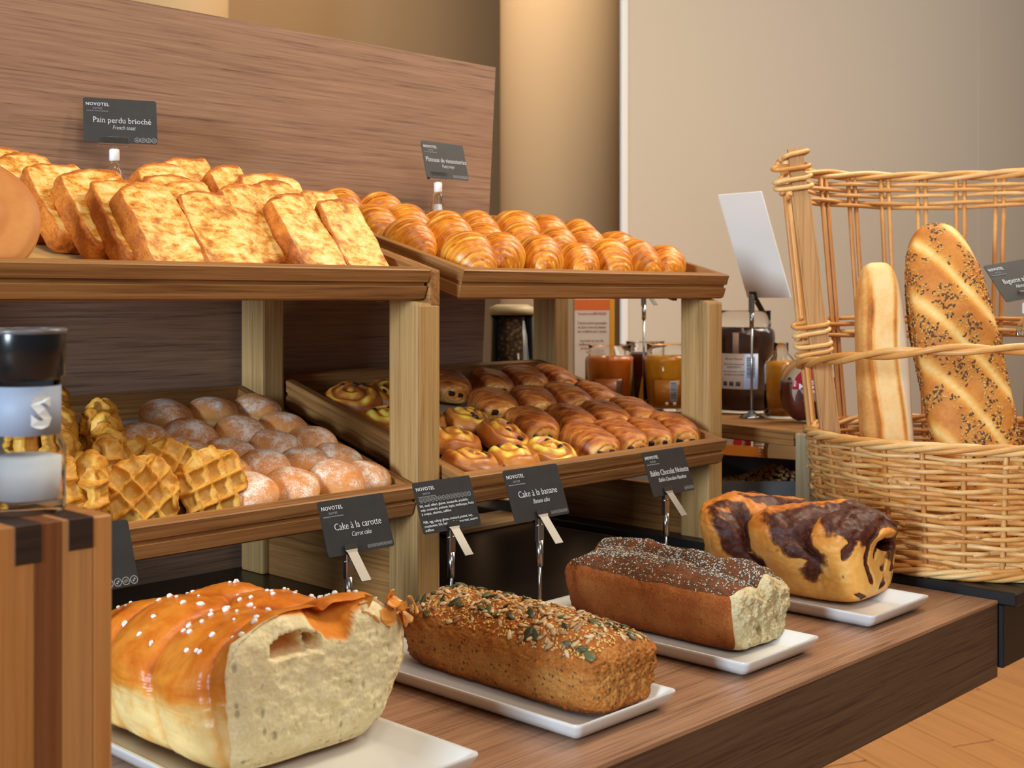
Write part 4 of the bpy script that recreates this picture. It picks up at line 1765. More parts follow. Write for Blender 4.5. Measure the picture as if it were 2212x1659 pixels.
def menu_card(label, loc, lean=20, yaw=0.0, roll=0.0, title=None, sub=None, icons=(6, 0.004), tw=0.052, body=None, seed=1, w=CW, h=CH):
    t = empty('menu_card', loc, (0, 0, 0))
    t.rotation_mode = 'QUATERNION'
    t.rotation_quaternion = Euler((0, 0, yaw)).to_quaternion() @ Euler((-math.radians(lean), 0, 0)).to_quaternion() @ Euler((0, math.radians(roll), 0)).to_quaternion()
    tag(t, label, 'menu card', 'slate menu cards of the buffet')
    root = t
    t = rounded_card('card', w, h, 0.0008, 0.0032, M['card'], root)
    y = -0.0004
    letters('NOVOTEL', t, (-w / 2 + 0.0035, y, h - 0.0108), 0.0060, None, 'L', spacing=1.12, offset=0.00005, width=0.0290)
    letters('SUITES', t, (-w / 2 + 0.0180, y, h - 0.0158), 0.0034, M['print_dim'], spacing=1.4, width=0.0115)
    letters('PARIS EXPO PORTE DE VERSAILLES', t, (-w / 2 + 0.0040, y, h - 0.0190), 0.0020, M['print_dim'], 'L', width=0.0275)
    if title:
        letters(title, t, (0.0020, y, h * 0.445), 0.0112, None, width=tw, offset=-0.0001, serif=True)
        letters(sub, t, (0.0045, y, h * 0.300), 0.0080, None, shear=0.28, narrow=0.72, offset=-0.0001)
    if body:
        for i, ln in enumerate(body):
            if ln:
                letters(ln[0], t, (-w / 2 + 0.0035, y, h - 0.0300 - i * 0.0048), 0.0044, None, 'L', width=ln[1])
        icon_row(t, -w / 2 + 0.0075, h - 0.0222, 14, 0.0060, 0.00285, seed)
    else:
        n, d = icons
        icon_row(t, w / 2 - 0.0045 - (n - 1) * d, 0.0048, n, d, d * 0.47, seed)
    return root


def metal_holder(label, x, y, z0, zclip, lean=20, yaw=0.0, back=False):
    """weighted foot, rod, socket and a sprung clip whose lever points down and forward"""
    t = empty('card_holder', (x, y, z0), (0, 0, yaw))
    tag(t, label, 'card holder', 'metal card holders of the buffet')
    zc = zclip - z0
    lathe('base', [(0, 0), (0.022, 0), (0.0225, 0.002), (0.017, 0.0055), (0.007, 0.010), (0.0045, 0.014), (0, 0.014)], M['chrome'], t, 36)
    tube('rod', [(0, 0, 0.012), (0, 0, zc - 0.042)], 0.0023, M['chrome'], t, 12)
    lathe('socket', [(0, zc - 0.060), (0.0042, zc - 0.060), (0.0042, zc - 0.030), (0, zc - 0.030)], M['chrome'], t, 18)
    box('bracket', (-0.0050, -0.003, zc - 0.032), (0.0050, 0.004, zc + 0.002), M['chrome'], t, 0.001, 1)
    # clip: short jaw over the card, then the lever
    bm = [[(-0.0085, -0.0022, 0.0065), (0.0085, -0.0022, 0.0065)], [(-0.0085, -0.0040, 0.0005), (0.0085, -0.0040, 0.0005)],
          [(-0.0066, -0.0062, -0.0025), (0.0066, -0.0062, -0.0025)], [(-0.0066, -0.0300, -0.0300), (0.0066, -0.0300, -0.0300)]]
    V, Fs = [], []
    for r in bm:
        for q in r:
            V.append(q)
    for i in range(3):
        Fs.append((2 * i, 2 * i + 1, 2 * i + 3, 2 * i + 2))
    cl = obj('clip_lever', make_mesh('clip_lever', V, Fs, M['steel'], False), t)
    cl.location = (0, 0, zc)
    s = cl.modifiers.new('thick', 'SOLIDIFY')
    s.thickness = 0.0012
    tube('hinge_pin', [(-0.0078, -0.002, zc - 0.012), (0.0078, -0.002, zc - 0.012)], 0.0014, M['chrome'], t, 8)
    return t


def acrylic_holder(label, loc, zc, yaw=0.0, bottle=False, lean=0.0):
    t = empty('card_holder', loc, (0, 0, yaw))
    tag(t, label, 'card holder', 'clear card holders of the buffet')
    L = zc - loc[2]
    box('clip_bar', (-0.0180, -0.0040, L - 0.002), (0.0180, -0.0012, L + 0.0065), M['clear'], t, 0.0006, 1)
    box('clip_foot', (-0.0200, -0.0040, L - 0.0050), (0.0180, 0.0050, L - 0.0022), M['clear'], t, 0.0006, 1)
    lathe('neck', [(0, L - 0.0095), (0.0028, L - 0.0095), (0.0028, L - 0.005), (0, L - 0.005)], M['clear'], t, 16)
    lathe('ball_joint', [(0, L - 0.0255), (0.0058, L - 0.0255), (0.0066, L - 0.0240), (0.0066, L - 0.0110), (0.0058, L - 0.0095), (0, L - 0.0095)], M['white_plastic'], t, 24)
    if bottle:
        lathe('clear_foot', [(0, 0), (0.0150, 0), (0.0155, 0.003), (0.0120, L - 0.052), (0.0085, L - 0.032), (0.0060, L - 0.0255), (0, L - 0.0255)], M['clear'], t, 24)
        lathe('weight', [(0, 0.002), (0.008, 0.002), (0.005, L - 0.045), (0, L - 0.045)], M['white_plastic'], t, 16)
    else:
        lathe('clear_foot', [(0, 0), (0.0160, 0), (0.0120, L - 0.040), (0.0070, L - 0.032), (0.0040, L - 0.0255), (0, L - 0.0255)], M['clear'], t, 24)
    return t


BZ = 0.0033
menu_card('slate card reading Cake à la carotte above the brioche', (0.897, 1.090, 0.118), 20, 0, 0, 'Cake à la carotte', 'Carrot cake', (9, 0.0040), 0.066, None, 3)
metal_holder('metal holder clipping the carrot cake card', 0.881, 1.0945, BZ, 0.122)
menu_card('slate card listing the allergens in small print', (1.035, 1.090, 0.124), 20, 0, 0, None, None, (0, 0),
          0, [None, ('lait, oeuf, céleri, gluten, moutarde, arachide,', 0.078), ('soja, crustacés, poisson, lupin, mollusque, fruits', 0.086), ('à coque, sésame, sulfites', 0.047), None,
              ('Milk, egg, celery, gluten, mustard, peanut, soy,', 0.079), ('crustaceans, fish, lupin, mollusk, tree nust, sesame', 0.086), ('sulfites', 0.013)][1:], 5)
metal_holder('metal holder clipping the allergen list card', 1.036, 1.0945, BZ, 0.127)
menu_card('slate card reading Cake à la banane behind the banana cake', (1.094, 1.000, 0.141), 20, 0, 0, 'Cake à la banane', 'Banana cake', (7, 0.0042), 0.066, None, 7)
metal_holder('metal holder clipping the banana cake card', 1.093, 1.0045, 0.0003, 0.145)
menu_card('slate card reading Babka Chocolat Noisette in front of the pastry tray', (1.404, 1.040, 0.131), 20, 0, 0, 'Babka Chocolat Noisette', 'Babka Chocolate Hazelnut', (4, 0.0052), 0.085, None, 9)
metal_holder('metal holder clipping the babka card', 1.390, 1.0445, 0.0003, 0.135)
menu_card('slate card half hidden behind the striped wooden block', (0.566, 1.070, 0.132), 20, 0, 0, 'Brioche', 'Brioche', (4, 0.0082), 0.036, None, 11)
metal_holder('metal holder of the card behind the wooden block', 0.560, 1.0745, 0.0003, 0.136)

menu_card('slate card reading Pain perdu brioché above the French toast', (0.850, 1.530, 0.602), 14, -0.40, 0, 'Pain perdu brioché', 'French toast', (4, 0.0072), 0.074, None, 13)
acrylic_holder('clear holder of the Pain perdu brioché card', (0.843, 1.535, 0.508), 0.603, -0.40)
menu_card('slate card reading Plateaux de viennoiseries above the croissants', (1.413, 1.500, 0.590), 14, 0.0, 0, 'Plateaux de viennoiseries', 'Pastry trays', (6, 0.0056), 0.089, None, 15)
acrylic_holder('clear bottle-shaped holder of the Plateaux de viennoiseries card', (1.395, 1.505, 0.503), 0.593, 0.0, True)
menu_card('slate card reading Baguette at the basket, cut by the picture edge', (1.770, 0.702, 0.398), 34, -0.42, -9, 'Baguette adorine', 'Adorine wheat', (4, 0.0072), 0.064, None, 17)
acrylic_holder('clear clip holding the Baguette card on the basket rail', (1.774, 0.708, 0.346), 0.401, -0.42)


# ------------------------------------------------------------------ salt mill on its wooden block
wb = empty('wooden_block', (0.28, 0.78, 0.0))
tag(wb, 'striped laminated wooden block with dark square inlays under the salt mill', 'wooden block')


def stave(name, lightc, midc, darkc):
    return wood('block_' + name, lightc, midc, darkc, 'Z', 0.8, 0.42, 0.0, 0.6, 0.4, 0.8)


ST = [stave('honey', (196, 138, 80), (168, 112, 60), (132, 84, 42)), stave('russet', (140, 88, 50), (114, 66, 34), (84, 46, 24)),
      stave('tan', (190, 138, 86), (166, 116, 68), (130, 88, 50))]
ED = [0.16, 0.215, 0.255, 0.300, 0.3535, 0.3598, 0.3715, 0.3915, 0.405]
MI = [0, 1, 2, 0, 1, 1, 0, 2]
MI = [0, 1, 2, 0, 0, 1, 2, 0]
for i in range(8):
    box('stave', (ED[i] - 0.28, -0.04, 0.0005), (ED[i + 1] - 0.28 + 0.00003, 0.04, 0.2620), ST[MI[i]] if i != 4 else ST[1], wb, 0.0012 if i in (0, 7) else 0.0003, 1)
M['wenge'] = wood('wenge_inlay', (66, 46, 36), (48, 32, 25), (30, 20, 16), 'X', 1.0, 0.5, 0.0)
for a, b, z0, z1 in ((0.3415, 0.3585, 0.2385, 0.2625), (0.3755, 0.3920, 0.2425, 0.2625), (0.225, 0.245, 0.238, 0.2625)):
    box('inlay', (a - 0.28, -0.0404, z0), (b - 0.28, 0.0404, z1 - 0.0002), M['wenge'], wb, 0.0004, 1)

sx, sy, sz = 0.3725, 0.790, 0.2624
sh = empty('salt_mill', (sx, sy, sz))
tag(sh, 'glass salt mill with a black cap and a blue-grey S label', 'salt mill')
lathe('glass_body', [(0.0, 0.0), (0.0225, 0.0), (0.0238, 0.002), (0.0240, 0.010), (0.0238, 0.041), (0.0215, 0.0465), (0.0205, 0.049), (0.0205, 0.084),
                     (0.0188, 0.084), (0.0188, 0.049), (0.0200, 0.044), (0.0218, 0.040), (0.0220, 0.008), (0.0, 0.0065)], M['thin_glass'], sh, 48)
M['salt'] = paper_mat('coarse_salt', (226, 230, 236), 0.7)
lathe('salt', [(0, 0.0068), (0.0212, 0.0085), (0.0214, 0.0345), (0.0150, 0.0362), (0, 0.0350)], M['salt'], sh, 40)
M['mill_label'] = plain('mill_label', (150, 160, 180), 0.55, 0.3)
lbl = lathe('label', [(0.0208, 0.0495), (0.02105, 0.0495), (0.02105, 0.0805), (0.0208, 0.0805)], M['mill_label'], sh, 48)
M['mill_black'] = plain('black_mill_cap', (20, 22, 26), 0.22, 0.5)
lathe('cap', [(0, 0.084), (0.0212, 0.084), (0.0214, 0.0855), (0.0236, 0.087), (0.0240, 0.1140), (0.0236, 0.1162), (0.0, 0.1162)], M['mill_black'], sh, 48)
M['mill_top'] = plain('grey_mill_rim', (96, 92, 94), 0.3)
lathe('cap_rim', [(0.0238, 0.1135), (0.0247, 0.1140), (0.0247, 0.1166), (0.0225, 0.1172), (0.0225, 0.1165)], M['mill_top'], sh, 48)
st = letters('S', lbl, (0, 0, 0), 0.027, M['white_plastic'], name='letter', offset=0.0014)
me = st.data
ang0 = math.atan2(-sy, -sx) + 0.42          # bend the letter round the label, a little right of the middle
for v in me.vertices:
    a = ang0 + v.co.x / 0.0212
    r = 0.0219
    v.co = Vector((r * math.cos(a), r * math.sin(a), 0.0555 + v.co.y))
st.rotation_euler = (0, 0, 0)
st.location = (0, 0, 0)

# ------------------------------------------------------------------ wicker basket
bk = empty('wicker_basket', (1.86, 0.841, 0.0122))
tag(bk, 'round wicker bread basket with a tall open back and a slanting wooden slat', 'basket')
BC = Vector((1.86, 0.841, 0.0122))
AW = math.atan2(0.421, 0.907)       # direction pointing away from the customers


def wick(name, a, b):
    n = NB(name)
    k = n.noise(n.coord((1, 1, 1), 5.0), 20, 4, 0.6)
    k2 = n.noise(n.coord((1, 1, 1), 5.0), 150, 3, 0.6)
    oi = n.node('ShaderNodeObjectInfo')
    f = n.math('ADD', n.math('MULTIPLY', k, 0.55), n.math('MULTIPLY', oi.outputs['Random'], 0.45))
    f = n.math('ADD', f, n.math('MULTIPLY', n.math('SUBTRACT', k2, 0.5), 0.25))
    c = n.ramp(f, [(0.2, lin(*a)), (0.5, lin(*[(x + y) / 2 for x, y in zip(a, b)])), (0.75, lin(*b))])
    n.bump(k2, 0.15, 0.001)
    return n.done(c, 0.38, 0.4)


M['willow'] = wick('willow_rod', (196, 128, 58), (224, 184, 124))
M['willow_tan'] = wick('willow_stake', (186, 122, 62), (214, 164, 100))


def brad(z):
    return 0.204 + 0.115 * z if z < 0.19 else 0.2258 + (z - 0.19) * 0.102


NS = 26
rb = random.Random(12)


def bpt(a, r, z):
    """a = 0 is the back of the basket as the customer stands, positive to the customer's left"""
    return (r * math.cos(AW + a), r * math.sin(AW + a), z)


# stakes: single rods up to the rim, pairs carried on to the top of the back
for k in range(NS):
    a = 2 * PI * k / NS
    a = a if a <= PI else a - 2 * PI
    tall = abs(a) < math.radians(104)
    for d in ((-0.006, 0.006) if tall else (0.0,)):
        zs = [0.0] + [0.04 * j for j in range(1, 5)] + ([0.19 + 0.1 * j for j in range(0, 5)] if tall else [0.186])
        if tall:
            zs[-1] = 0.592
        tube('stake', [bpt(a + (d / 0.24 if z > 0.15 else d / 0.5), brad(z), z) for z in zs], 0.0038, M['willow_tan'], bk, 7)
# woven rows, each of a few rods
rows = 22
for i in range(rows):
    z = 0.017 + i * 0.0072
    cuts = sorted(rb.uniform(0, 2 * PI) for _ in range(4))
    for c in range(4):
        a0, a1 = cuts[c], cuts[(c + 1) % 4] + (2 * PI if c == 3 else 0) + 0.10
        m = max(4, int((a1 - a0) / 0.055))
        pts, rad = [], []
        ph = rb.uniform(-0.0006, 0.0006)
        for j in range(m + 1):
            a = a0 + (a1 - a0) * j / m
            w = math.cos(NS * a / 2 + i * PI)
            q = math.copysign(abs(w) ** 0.7, w)
            e = max(0, 1 - j / 3) + max(0, 1 - (m - j) / 3)
            pts.append(bpt(a, brad(z) + 0.0052 * q + 0.004 * e, z + ph + 0.0016 * math.sin(3 * a + i) + 0.0011 * math.sin(NS * a / 2 + i) - 0.002 * e))
            rad.append(0.0035 * (0.75 + 0.25 * math.sin(PI * j / m)) + 0.0003 * math.sin(i * 7.1))
        V, Fs = tube_data(pts, rad, 7)
        obj('woven_rod', make_mesh('woven_rod', V, Fs, M['willow'], True), bk)


def twist(name, zf, rf, a0, a1, n, amp, turns, rad, step=0.04):
    for s in range(n):
        m = int(abs(a1 - a0) / step)
        pts = []
        for j in range(m + 1):
            a = a0 + (a1 - a0) * j / m
            p = turns * (a - a0) + 2 * PI * s / n
            pts.append(bpt(a, rf(a) + amp * math.cos(p), zf(a) + amp * 0.8 * math.sin(p)))
        V, Fs = tube_data(pts, rad, 7)
        obj(name, make_mesh(name, V, Fs, M['willow'], True), bk)


twist('bottom_border_rod', lambda a: 0.0085, lambda a: 0.208, 0, 2 * PI, 4, 0.0058, 9.0, 0.0038)
twist('rim_rod', lambda a: 0.181, lambda a: 0.2262, 0, 2 * PI, 4, 0.0062, 8.0, 0.0038)
TOPA = math.radians(101)
twist('top_rod', lambda a: 0.594, lambda a: 0.2680, -TOPA, TOPA, 3, 0.0062, 7.0, 0.0044)
for i, zz in enumerate((0.578, 0.569, 0.560, 0.548, 0.541)):
    pts = []
    for j in range(90):
        a = -TOPA + 2 * TOPA * j / 89
        pts.append(bpt(a, brad(zz) + 0.0055 * math.cos(NS * a / 2 + i * PI), zz + 0.0015 * math.sin(4 * a + i)))
    V, Fs = tube_data(pts, 0.0036, 7)
    obj('woven_rod', make_mesh('woven_rod', V, Fs, M['willow'], True), bk)
for i, zz in enumerate((0.352, 0.343, 0.330, 0.322)):
    pts = []
    for j in range(90):
        a = -TOPA + 2 * TOPA * j / 89
        pts.append(bpt(a, brad(zz) + 0.0055 * math.cos(NS * a / 2 + i * PI), zz + 0.002 * math.sin(4 * a + i)))
    V, Fs = tube_data(pts, 0.0036, 7)
    obj('woven_rod', make_mesh('woven_rod', V, Fs, M['willow'], True), bk)
FA0, FA1 = math.radians(88), math.radians(272)
twist('front_rail_rod', lambda a: 0.282 + 0.036 * sm(FA0, math.radians(190), a), lambda a: brad(0.3) + 0.012 * math.sin(PI * (a - FA0) / (FA1 - FA0)), FA0, FA1, 2, 0.0050, 9.0, 0.0046)

# slat: a flat split of wood bound to the top left corner, slanting down inside the front
M['slat'] = wood('willow_slat', (204, 160, 110), (180, 134, 86), (144, 100, 60), 'Z', 1.0, 0.5, 0.0, 0.8)
P1, P0 = Vector((1.672, 1.016, 0.622)) - BC, Vector((1.722, 0.962, 0.03)) - BC
ax = (P1 - P0).normalized()
wd = Vector((0.6926, -0.7213, 0)).normalized()
wd = (wd - ax * wd.dot(ax)).normalized()
th = ax.cross(wd)
bm = bmesh.new()
bmesh.ops.create_cube(bm, size=1.0)
bmesh.ops.bevel(bm, geom=list(bm.edges), offset=0.12, segments=2, affect='EDGES')
Lk = (P1 - P0).length
for v in bm.verts:
    c = v.co.copy()
    v.co = P0 + ax * (c.z + 0.5) * Lk + wd * c.x * 0.029 + th * c.y * 0.011
me = bpy.data.meshes.new('slat')
bm.to_mesh(me)
bm.free()
me.materials.append(M['slat'])
sl = obj('slat', me, bk)
sl['label'] = 'flat slanting wooden slat'
# bindings round the slat and the left stakes
for f, k in ((0.985, 2), (0.955, 0), (0.925, 1), (0.905, 0), (0.555, 0), (0.535, 1), (0.505, 0), (0.485, 1)):
    c = P0 + ax * Lk * f
    pts = []
    for j in range(25):
        a = 2 * PI * j / 24
        ex = 0.0185 if f > 0.9 else 0.0175
        q = Vector((ex * math.copysign(abs(math.cos(a)) ** 0.6, math.cos(a)), 0.0095 * math.copysign(abs(math.sin(a)) ** 0.7, math.sin(a)), 0))
        sh_ = -0.018 if (q.x < 0 and k != 2) else 0.0
        pts.append(c + wd * (q.x + sh_) + th * q.y + ax * 0.003 * math.sin(a + k))
    tube('binding', pts, 0.0036, M['willow'], bk, 7)
lathe('basket_base', [(0, 0.001), (0.198, 0.001), (0.198, 0.006), (0, 0.006)], M['willow_tan'], bk, 48)


# ------------------------------------------------------------------ breads in the basket
def long_loaf(name, P0, P1, W, T, mat, seed, shape, fn, label, rollv):
    P0, P1 = Vector(P0), Vector(P1)
    ax = (P1 - P0).normalized()
    wd = Vector(rollv).normalized()
    wd = (wd - ax * wd.dot(ax)).normalized()
    th = wd.cross(ax)          # towards the customer
    L = (P1 - P0).length
    V0, Fs, side = cube_grid(56)
    V, A = [], []
    for p in V0:
        x, y, z = rounded(p, shape)
        X, Y, Z, a = fn(x, y, z, seed)
        V.append(wd * (X * W / 2) + th * (Y * T / 2) + ax * (Z * L / 2 + L / 2))
        A.append(a)
    t = empty(name, P0)
    tag(t, label, 'bread', 'breads in the wicker basket')
    me = fix_normals(make_mesh('bread_crust', V, Fs, mat, True, {'a': A}))
    o = obj('bread_crust', me, t)
    return t, o, (ax, wd, th, L)


def baguette_mat():
    n = NB('baguette_crust')
    a = n.attr('a')
    k = n.noise(n.coord(), 26, 5, 0.65, 0.3)
    f2 = n.noise(n.coord(), 200, 4, 0.7)
    f = n.math('ADD', a, n.math('MULTIPLY', n.math('SUBTRACT', k, 0.5), 0.6))
    f = n.math('ADD', f, n.math('MULTIPLY', n.math('SUBTRACT', f2, 0.5), 0.25))
    c = n.ramp(f, [(0.02, lin(206, 188, 166)), (0.25, lin(232, 200, 146)), (0.5, lin(224, 172, 100)), (0.75, lin(200, 128, 58)), (1.0, lin(128, 82, 44))])
    n.bump(n.math('ADD', k, n.math('MULTIPLY', f2, 0.6)), 0.3, 0.002)
    return n.done(c, 0.7, 0.25)


def bag_fn(x, y, z, s):
    k = 1 + 0.04 * nz(x, y, z, 2, s)
    pos = x + 0.10 * math.sin(z * 5)
    e = max(0.0, y)
    ridge = math.exp(-((pos + 0.62) / 0.10) ** 2) + 0.8 * math.exp(-((pos - 0.40) / 0.08) ** 2)
    cut = math.exp(-((pos + 0.46) / 0.07) ** 2) * sm(-0.6, 0.0, z) * sm(1.0, 0.75, z)
    a = 0.32 + 0.58 * ridge * e + 0.70 * cut * e * (0.5 + 0.6 * nz(0, 0, z, 4, s)) - 0.42 * sm(0.50, 0.75, pos) + 0.30 * sm(-0.60, -0.85, pos)
    return x * k, y * k * (1 + 0.10 * ridge * e - 0.10 * cut), z, a


M['baguette'] = baguette_mat()
long_loaf('baguette', (1.785, 0.915, 0.024), (1.822, 0.962, 0.452), 0.076, 0.066, M['baguette'], 2, 3.4, bag_fn,
          'pale floury baguette standing in the basket beside the slat', (0.6926, -0.7213, 0))


def cereal_mat():
    n = NB('seeded_bread_crust')
    a = n.attr('a')
    k = n.noise(n.coord(), 28, 5, 0.65, 0.4)
    f2 = n.noise(n.coord(), 190, 4, 0.7)
    f = n.math('ADD', a, n.math('MULTIPLY', n.math('SUBTRACT', k, 0.5), 0.5))
    f = n.math('ADD', f, n.math('MULTIPLY', n.math('SUBTRACT', f2, 0.5), 0.30))
    c = n.ramp(f, [(0.05, lin(238, 208, 146)), (0.3, lin(226, 176, 96)), (0.55, lin(208, 140, 60)), (0.8, lin(176, 98, 40)), (1.0, lin(124, 64, 30))])
    n.bump(n.math('ADD', k, n.math('MULTIPLY', f2, 0.7)), 0.4, 0.002)
    return n.done(c, 0.6, 0.3)


def cer_fn(x, y, z, s):
    k = 1 + 0.04 * nz(x, y, z, 2, s)
    ph = ((z * 2.3 + 0.85 * x + 0.1 * nz(x, y, z, 1.5, 4)) % 1.0)
    cut = math.exp(-((ph - 0.5) / 0.13) ** 2)
    e = sm(-0.1, 0.5, y)
    a = 0.66 - 0.52 * cut * e + 0.10 * (1 - e)
    return x * k, y * k * (1 - 0.06 * cut * e + 0.05 * math.sin(ph * 2 * PI) * e), z, a


M['cereal'] = cereal_mat()
t, o, (ax_, wd_, th_, L_) = long_loaf('seeded_bread', (1.852, 0.786, 0.026), (1.896, 0.905, 0.512), 0.128, 0.085, M['cereal'], 6, 2.9, cer_fn,
                                      'large slashed bread crusted with sesame and flax, leaning in the basket', (0.6926, -0.7213, 0.0))
rs = random.Random(31)
fm_ = seed_mesh('flax', 0.0060, 0.0032, 0.0014, M['flax'], 5, 4)
sm_ = seed_mesh('sesame', 0.0046, 0.0028, 0.0014, M['sesame'], 5, 4)
av = [d.value for d in o.data.attributes['a'].data]
cent = {}
for p in o.data.polygons:
    cent[tuple(round(c, 5) for c in p.center)] = sum(av[i] for i in p.vertices) / len(p.vertices)
draw = mesh_sampler(o.data, lambda c, nn: nn.dot(th_) > -0.15 and cent[tuple(round(q, 5) for q in c)] > 0.48, rs)
fl_, se_ = [], []
for i in range(4200):
    p, nn = draw()
    d = nz(p.x, p.y, p.z, 34, 2)
    if d < -0.12:
        continue
    (se_ if rs.random() < 0.62 else fl_).append((p + nn * 0.0004, nn, rs.uniform(0, 6.3), rs.uniform(0.75, 1.15)))
scatter_mesh('flax_seeds', fl_, fm_, t, M['flax'])
scatter_mesh('sesame_seeds', se_, sm_, t, M['sesame'])

# ------------------------------------------------------------------ jar stand behind the basket
js = empty('jar_stand', (1.853, 1.101, 0.0122), (0, 0, math.radians(-7)))
tag(js, 'low oak stand carrying the jam jars behind the basket', 'stand')
TOP = 0.174 - 0.0122
box('shelf_board', (0.004, 0.004, TOP - 0.014), (0.30, 0.74, TOP), M['oak_y'], js, 0.002, 1)
box('side_beam', (0.0, 0.030, TOP - 0.025), (0.020, 0.72, TOP - 0.0142), M['oak_y'], js, 0.002, 1)
box('edge_strip', (0.0, 0.030, TOP - 0.0141), (0.0038, 0.72, TOP + 0.0002), M['oak_y'], js, 0.0005, 1)
for x in (0.0, 0.276):
    for y in (0.0, 0.722):
        box('post', (x, y, 0), (x + 0.028, y + 0.028, TOP - (0.0142 if y else 0.002)), M['oak_pale'], js, 0.003, 1)


def fluid(name, rgb, rough=0.25, spec=0.5):
    n = NB(name)
    k = n.noise(n.coord(), 30, 3, 0.5)
    a = lin(*rgb)
    return n.done(n.ramp(k, [(0.3, tuple(x * 0.82 for x in a[:3]) + (1,)), (0.7, a)]), rough, spec, Coat_Weight=0.5, Coat_Roughness=0.05)


M['apricot'] = fluid('apricot_jam', (214, 108, 18))
M['orange_jam'] = fluid('orange_marmalade', (230, 150, 20))
M['berry'] = fluid('berry_jam', (92, 28, 20))
M['spread'] = fluid('chocolate_spread', (66, 36, 26))
M['syrup'] = fluid('maple_syrup', (86, 26, 14))
M['juice'] = fluid('yellow_juice', (222, 150, 24))
M['label_pale'] = plain('jar_label_pale', (176, 186, 206), 0.5)
M['label_dark'] = plain('jar_label_ink', (40, 36, 40), 0.6)
M['label_red'] = plain('syrup_label_red', (178, 30, 44), 0.45)
M['label_cream'] = plain('syrup_label_cream', (226, 216, 196), 0.5)


def curved_patch(name, parent, r, a0, a1, z0, z1, mat, n=12, dz=None):
    V, Fs = [], []
    for k in range(n + 1):
        a = a0 + (a1 - a0) * k / n
        for rr, z in ((r, z0), (r, z1), (r - 0.0006, z1), (r - 0.0006, z0)):
            V.append((rr * math.cos(a), rr * math.sin(a), z))
    for k in range(n):
        for q in range(4):
            q2 = (q + 1) % 4
            Fs.append((4 * k + q, 4 * (k + 1) + q, 4 * (k + 1) + q2, 4 * k + q2))
    Fs += [(0, 1, 2, 3), (4 * n + 3, 4 * n + 2, 4 * n + 1, 4 * n)]
    return obj(name, fix_normals(make_mesh(name, V, Fs, mat, True)), parent)


def barcode(parent, r, am, z0, z1, w):
    """vertical stack of bars on a jar label"""
    z = z0
    rnd = random.Random(int(r * 1e5))
    parts = []
    while z < z1:
        hgt = rnd.uniform(0.0006, 0.0018)
        V, Fs = [], []
        for k in range(4):
            a = am - w / r / 2 + w / r * k / 3
            V += [(r * math.cos(a), r * math.sin(a), z), (r * math.cos(a), r * math.sin(a), min(z1, z + hgt))]
        for k in range(3):
            Fs.append((2 * k, 2 * k + 2, 2 * k + 3, 2 * k + 1))
        parts.append((V, Fs))
        z += hgt + rnd.uniform(0.0006, 0.0014)
    return obj('barcode', make_mesh('barcode', *_cat(parts), M['label_dark'], False), parent)


def wrap_text(parent, s, r, am, z, size, mat, **kw):
    o = letters(s, parent, (0, 0, 0), size, mat, **kw)
    for v in o.data.vertices:
        a = am + v.co.x / r
        v.co = Vector((r * math.cos(a), r * math.sin(a), z + v.co.y))
    o.rotation_euler = (0, 0, 0)
    o.location = (0, 0, 0)
    return o


def jar(label, x, y, r, h, fill, mat, name='jam_jar', z=0.1743, cat='jar'):
    t = empty(name, (x, y, z))
    tag(t, label, cat, 'glass jars on the jar stand')
    nk = r * 0.86
    lathe('glass_jar', [(0, 0), (r * .93, 0), (r, 0.004), (r, h * 0.76), (r * .97, h * .80), (nk, h * .835), (nk, h * .86), (nk + .0015, h * .87), (nk, h * .89), (nk, h * .98), (nk + .001, h),
                        (nk - .003, h), (nk - .003, h * .84), (r * .95, h * .79), (r - .003, h * .75), (r - .003, .006), (0, .006)], M['glass'], t, 44)
    f = h * fill
    pr = [(0, .0062), (r - .0034, .0066), (r - .0034, min(f, h * .745))]
    if f > h * .78:
        pr += [(r * .945, h * .785), (nk - .0034, h * .84), (nk - .0034, f)]
    pr += [(0, pr[-1][1])]
    lathe('content', pr, mat, t, 40)
    return t


fc = math.atan2(-1.35, -2.05)        # jars turn their backs of label to the customer
j1 = jar('jar of dark orange apricot jam, left of two open jam jars', 1.985, 1.632, 0.050, 0.128, 0.83, M['apricot'])
l1 = curved_patch('label', j1, 0.0505, fc - 0.55, fc + 0.62, 0.012, 0.062, plain('jam_label_amber', (140, 72, 18), 0.35))
barcode(l1, 0.0508, fc + 0.50, 0.022, 0.060, 0.014)
j2 = jar('jar of yellow orange marmalade beside the oak post', 2.036, 1.524, 0.050, 0.132, 0.83, M['orange_jam'])
l2 = curved_patch('label', j2, 0.0505, fc - 0.55, fc + 0.55, 0.014, 0.062, plain('jam_label_gold', (168, 104, 24), 0.35))
curved_patch('barcode_ground', l2, 0.0508, fc + 0.12, fc + 0.40, 0.020, 0.060, M['label_pale'])
barcode(l2, 0.0511, fc + 0.26, 0.026, 0.058, 0.012)
for da in (0.0, 0.30):
    curved_patch('round_mark', l2, 0.0509, fc + da - 0.06, fc + da + 0.06, 0.013, 0.019, M['print'], 6)
jar('jar of dark berry jam hidden behind the marmalade', 2.105, 1.636, 0.046, 0.132, 0.80, M['berry'])
j4 = jar('large jar of chocolate spread with a pale label', 2.104, 1.392, 0.060, 0.198, 0.84, M['spread'], 'spread_jar')
l4 = curved_patch('label', j4, 0.0604, fc - 0.85, fc + 0.42, 0.048, 0.116, plain('spread_label', (186, 160, 142), 0.5))
curved_patch('label_end', l4, 0.0607, fc + 0.00, fc + 0.46, 0.048, 0.116, M['label_pale'])
curved_patch('label_neck', l4, 0.0604, fc - 0.36, fc - 0.16, 0.116, 0.156, plain('spread_label_neck', (160, 128, 108), 0.5))
barcode(l4, 0.0610, fc + 0.22, 0.070, 0.110, 0.016)
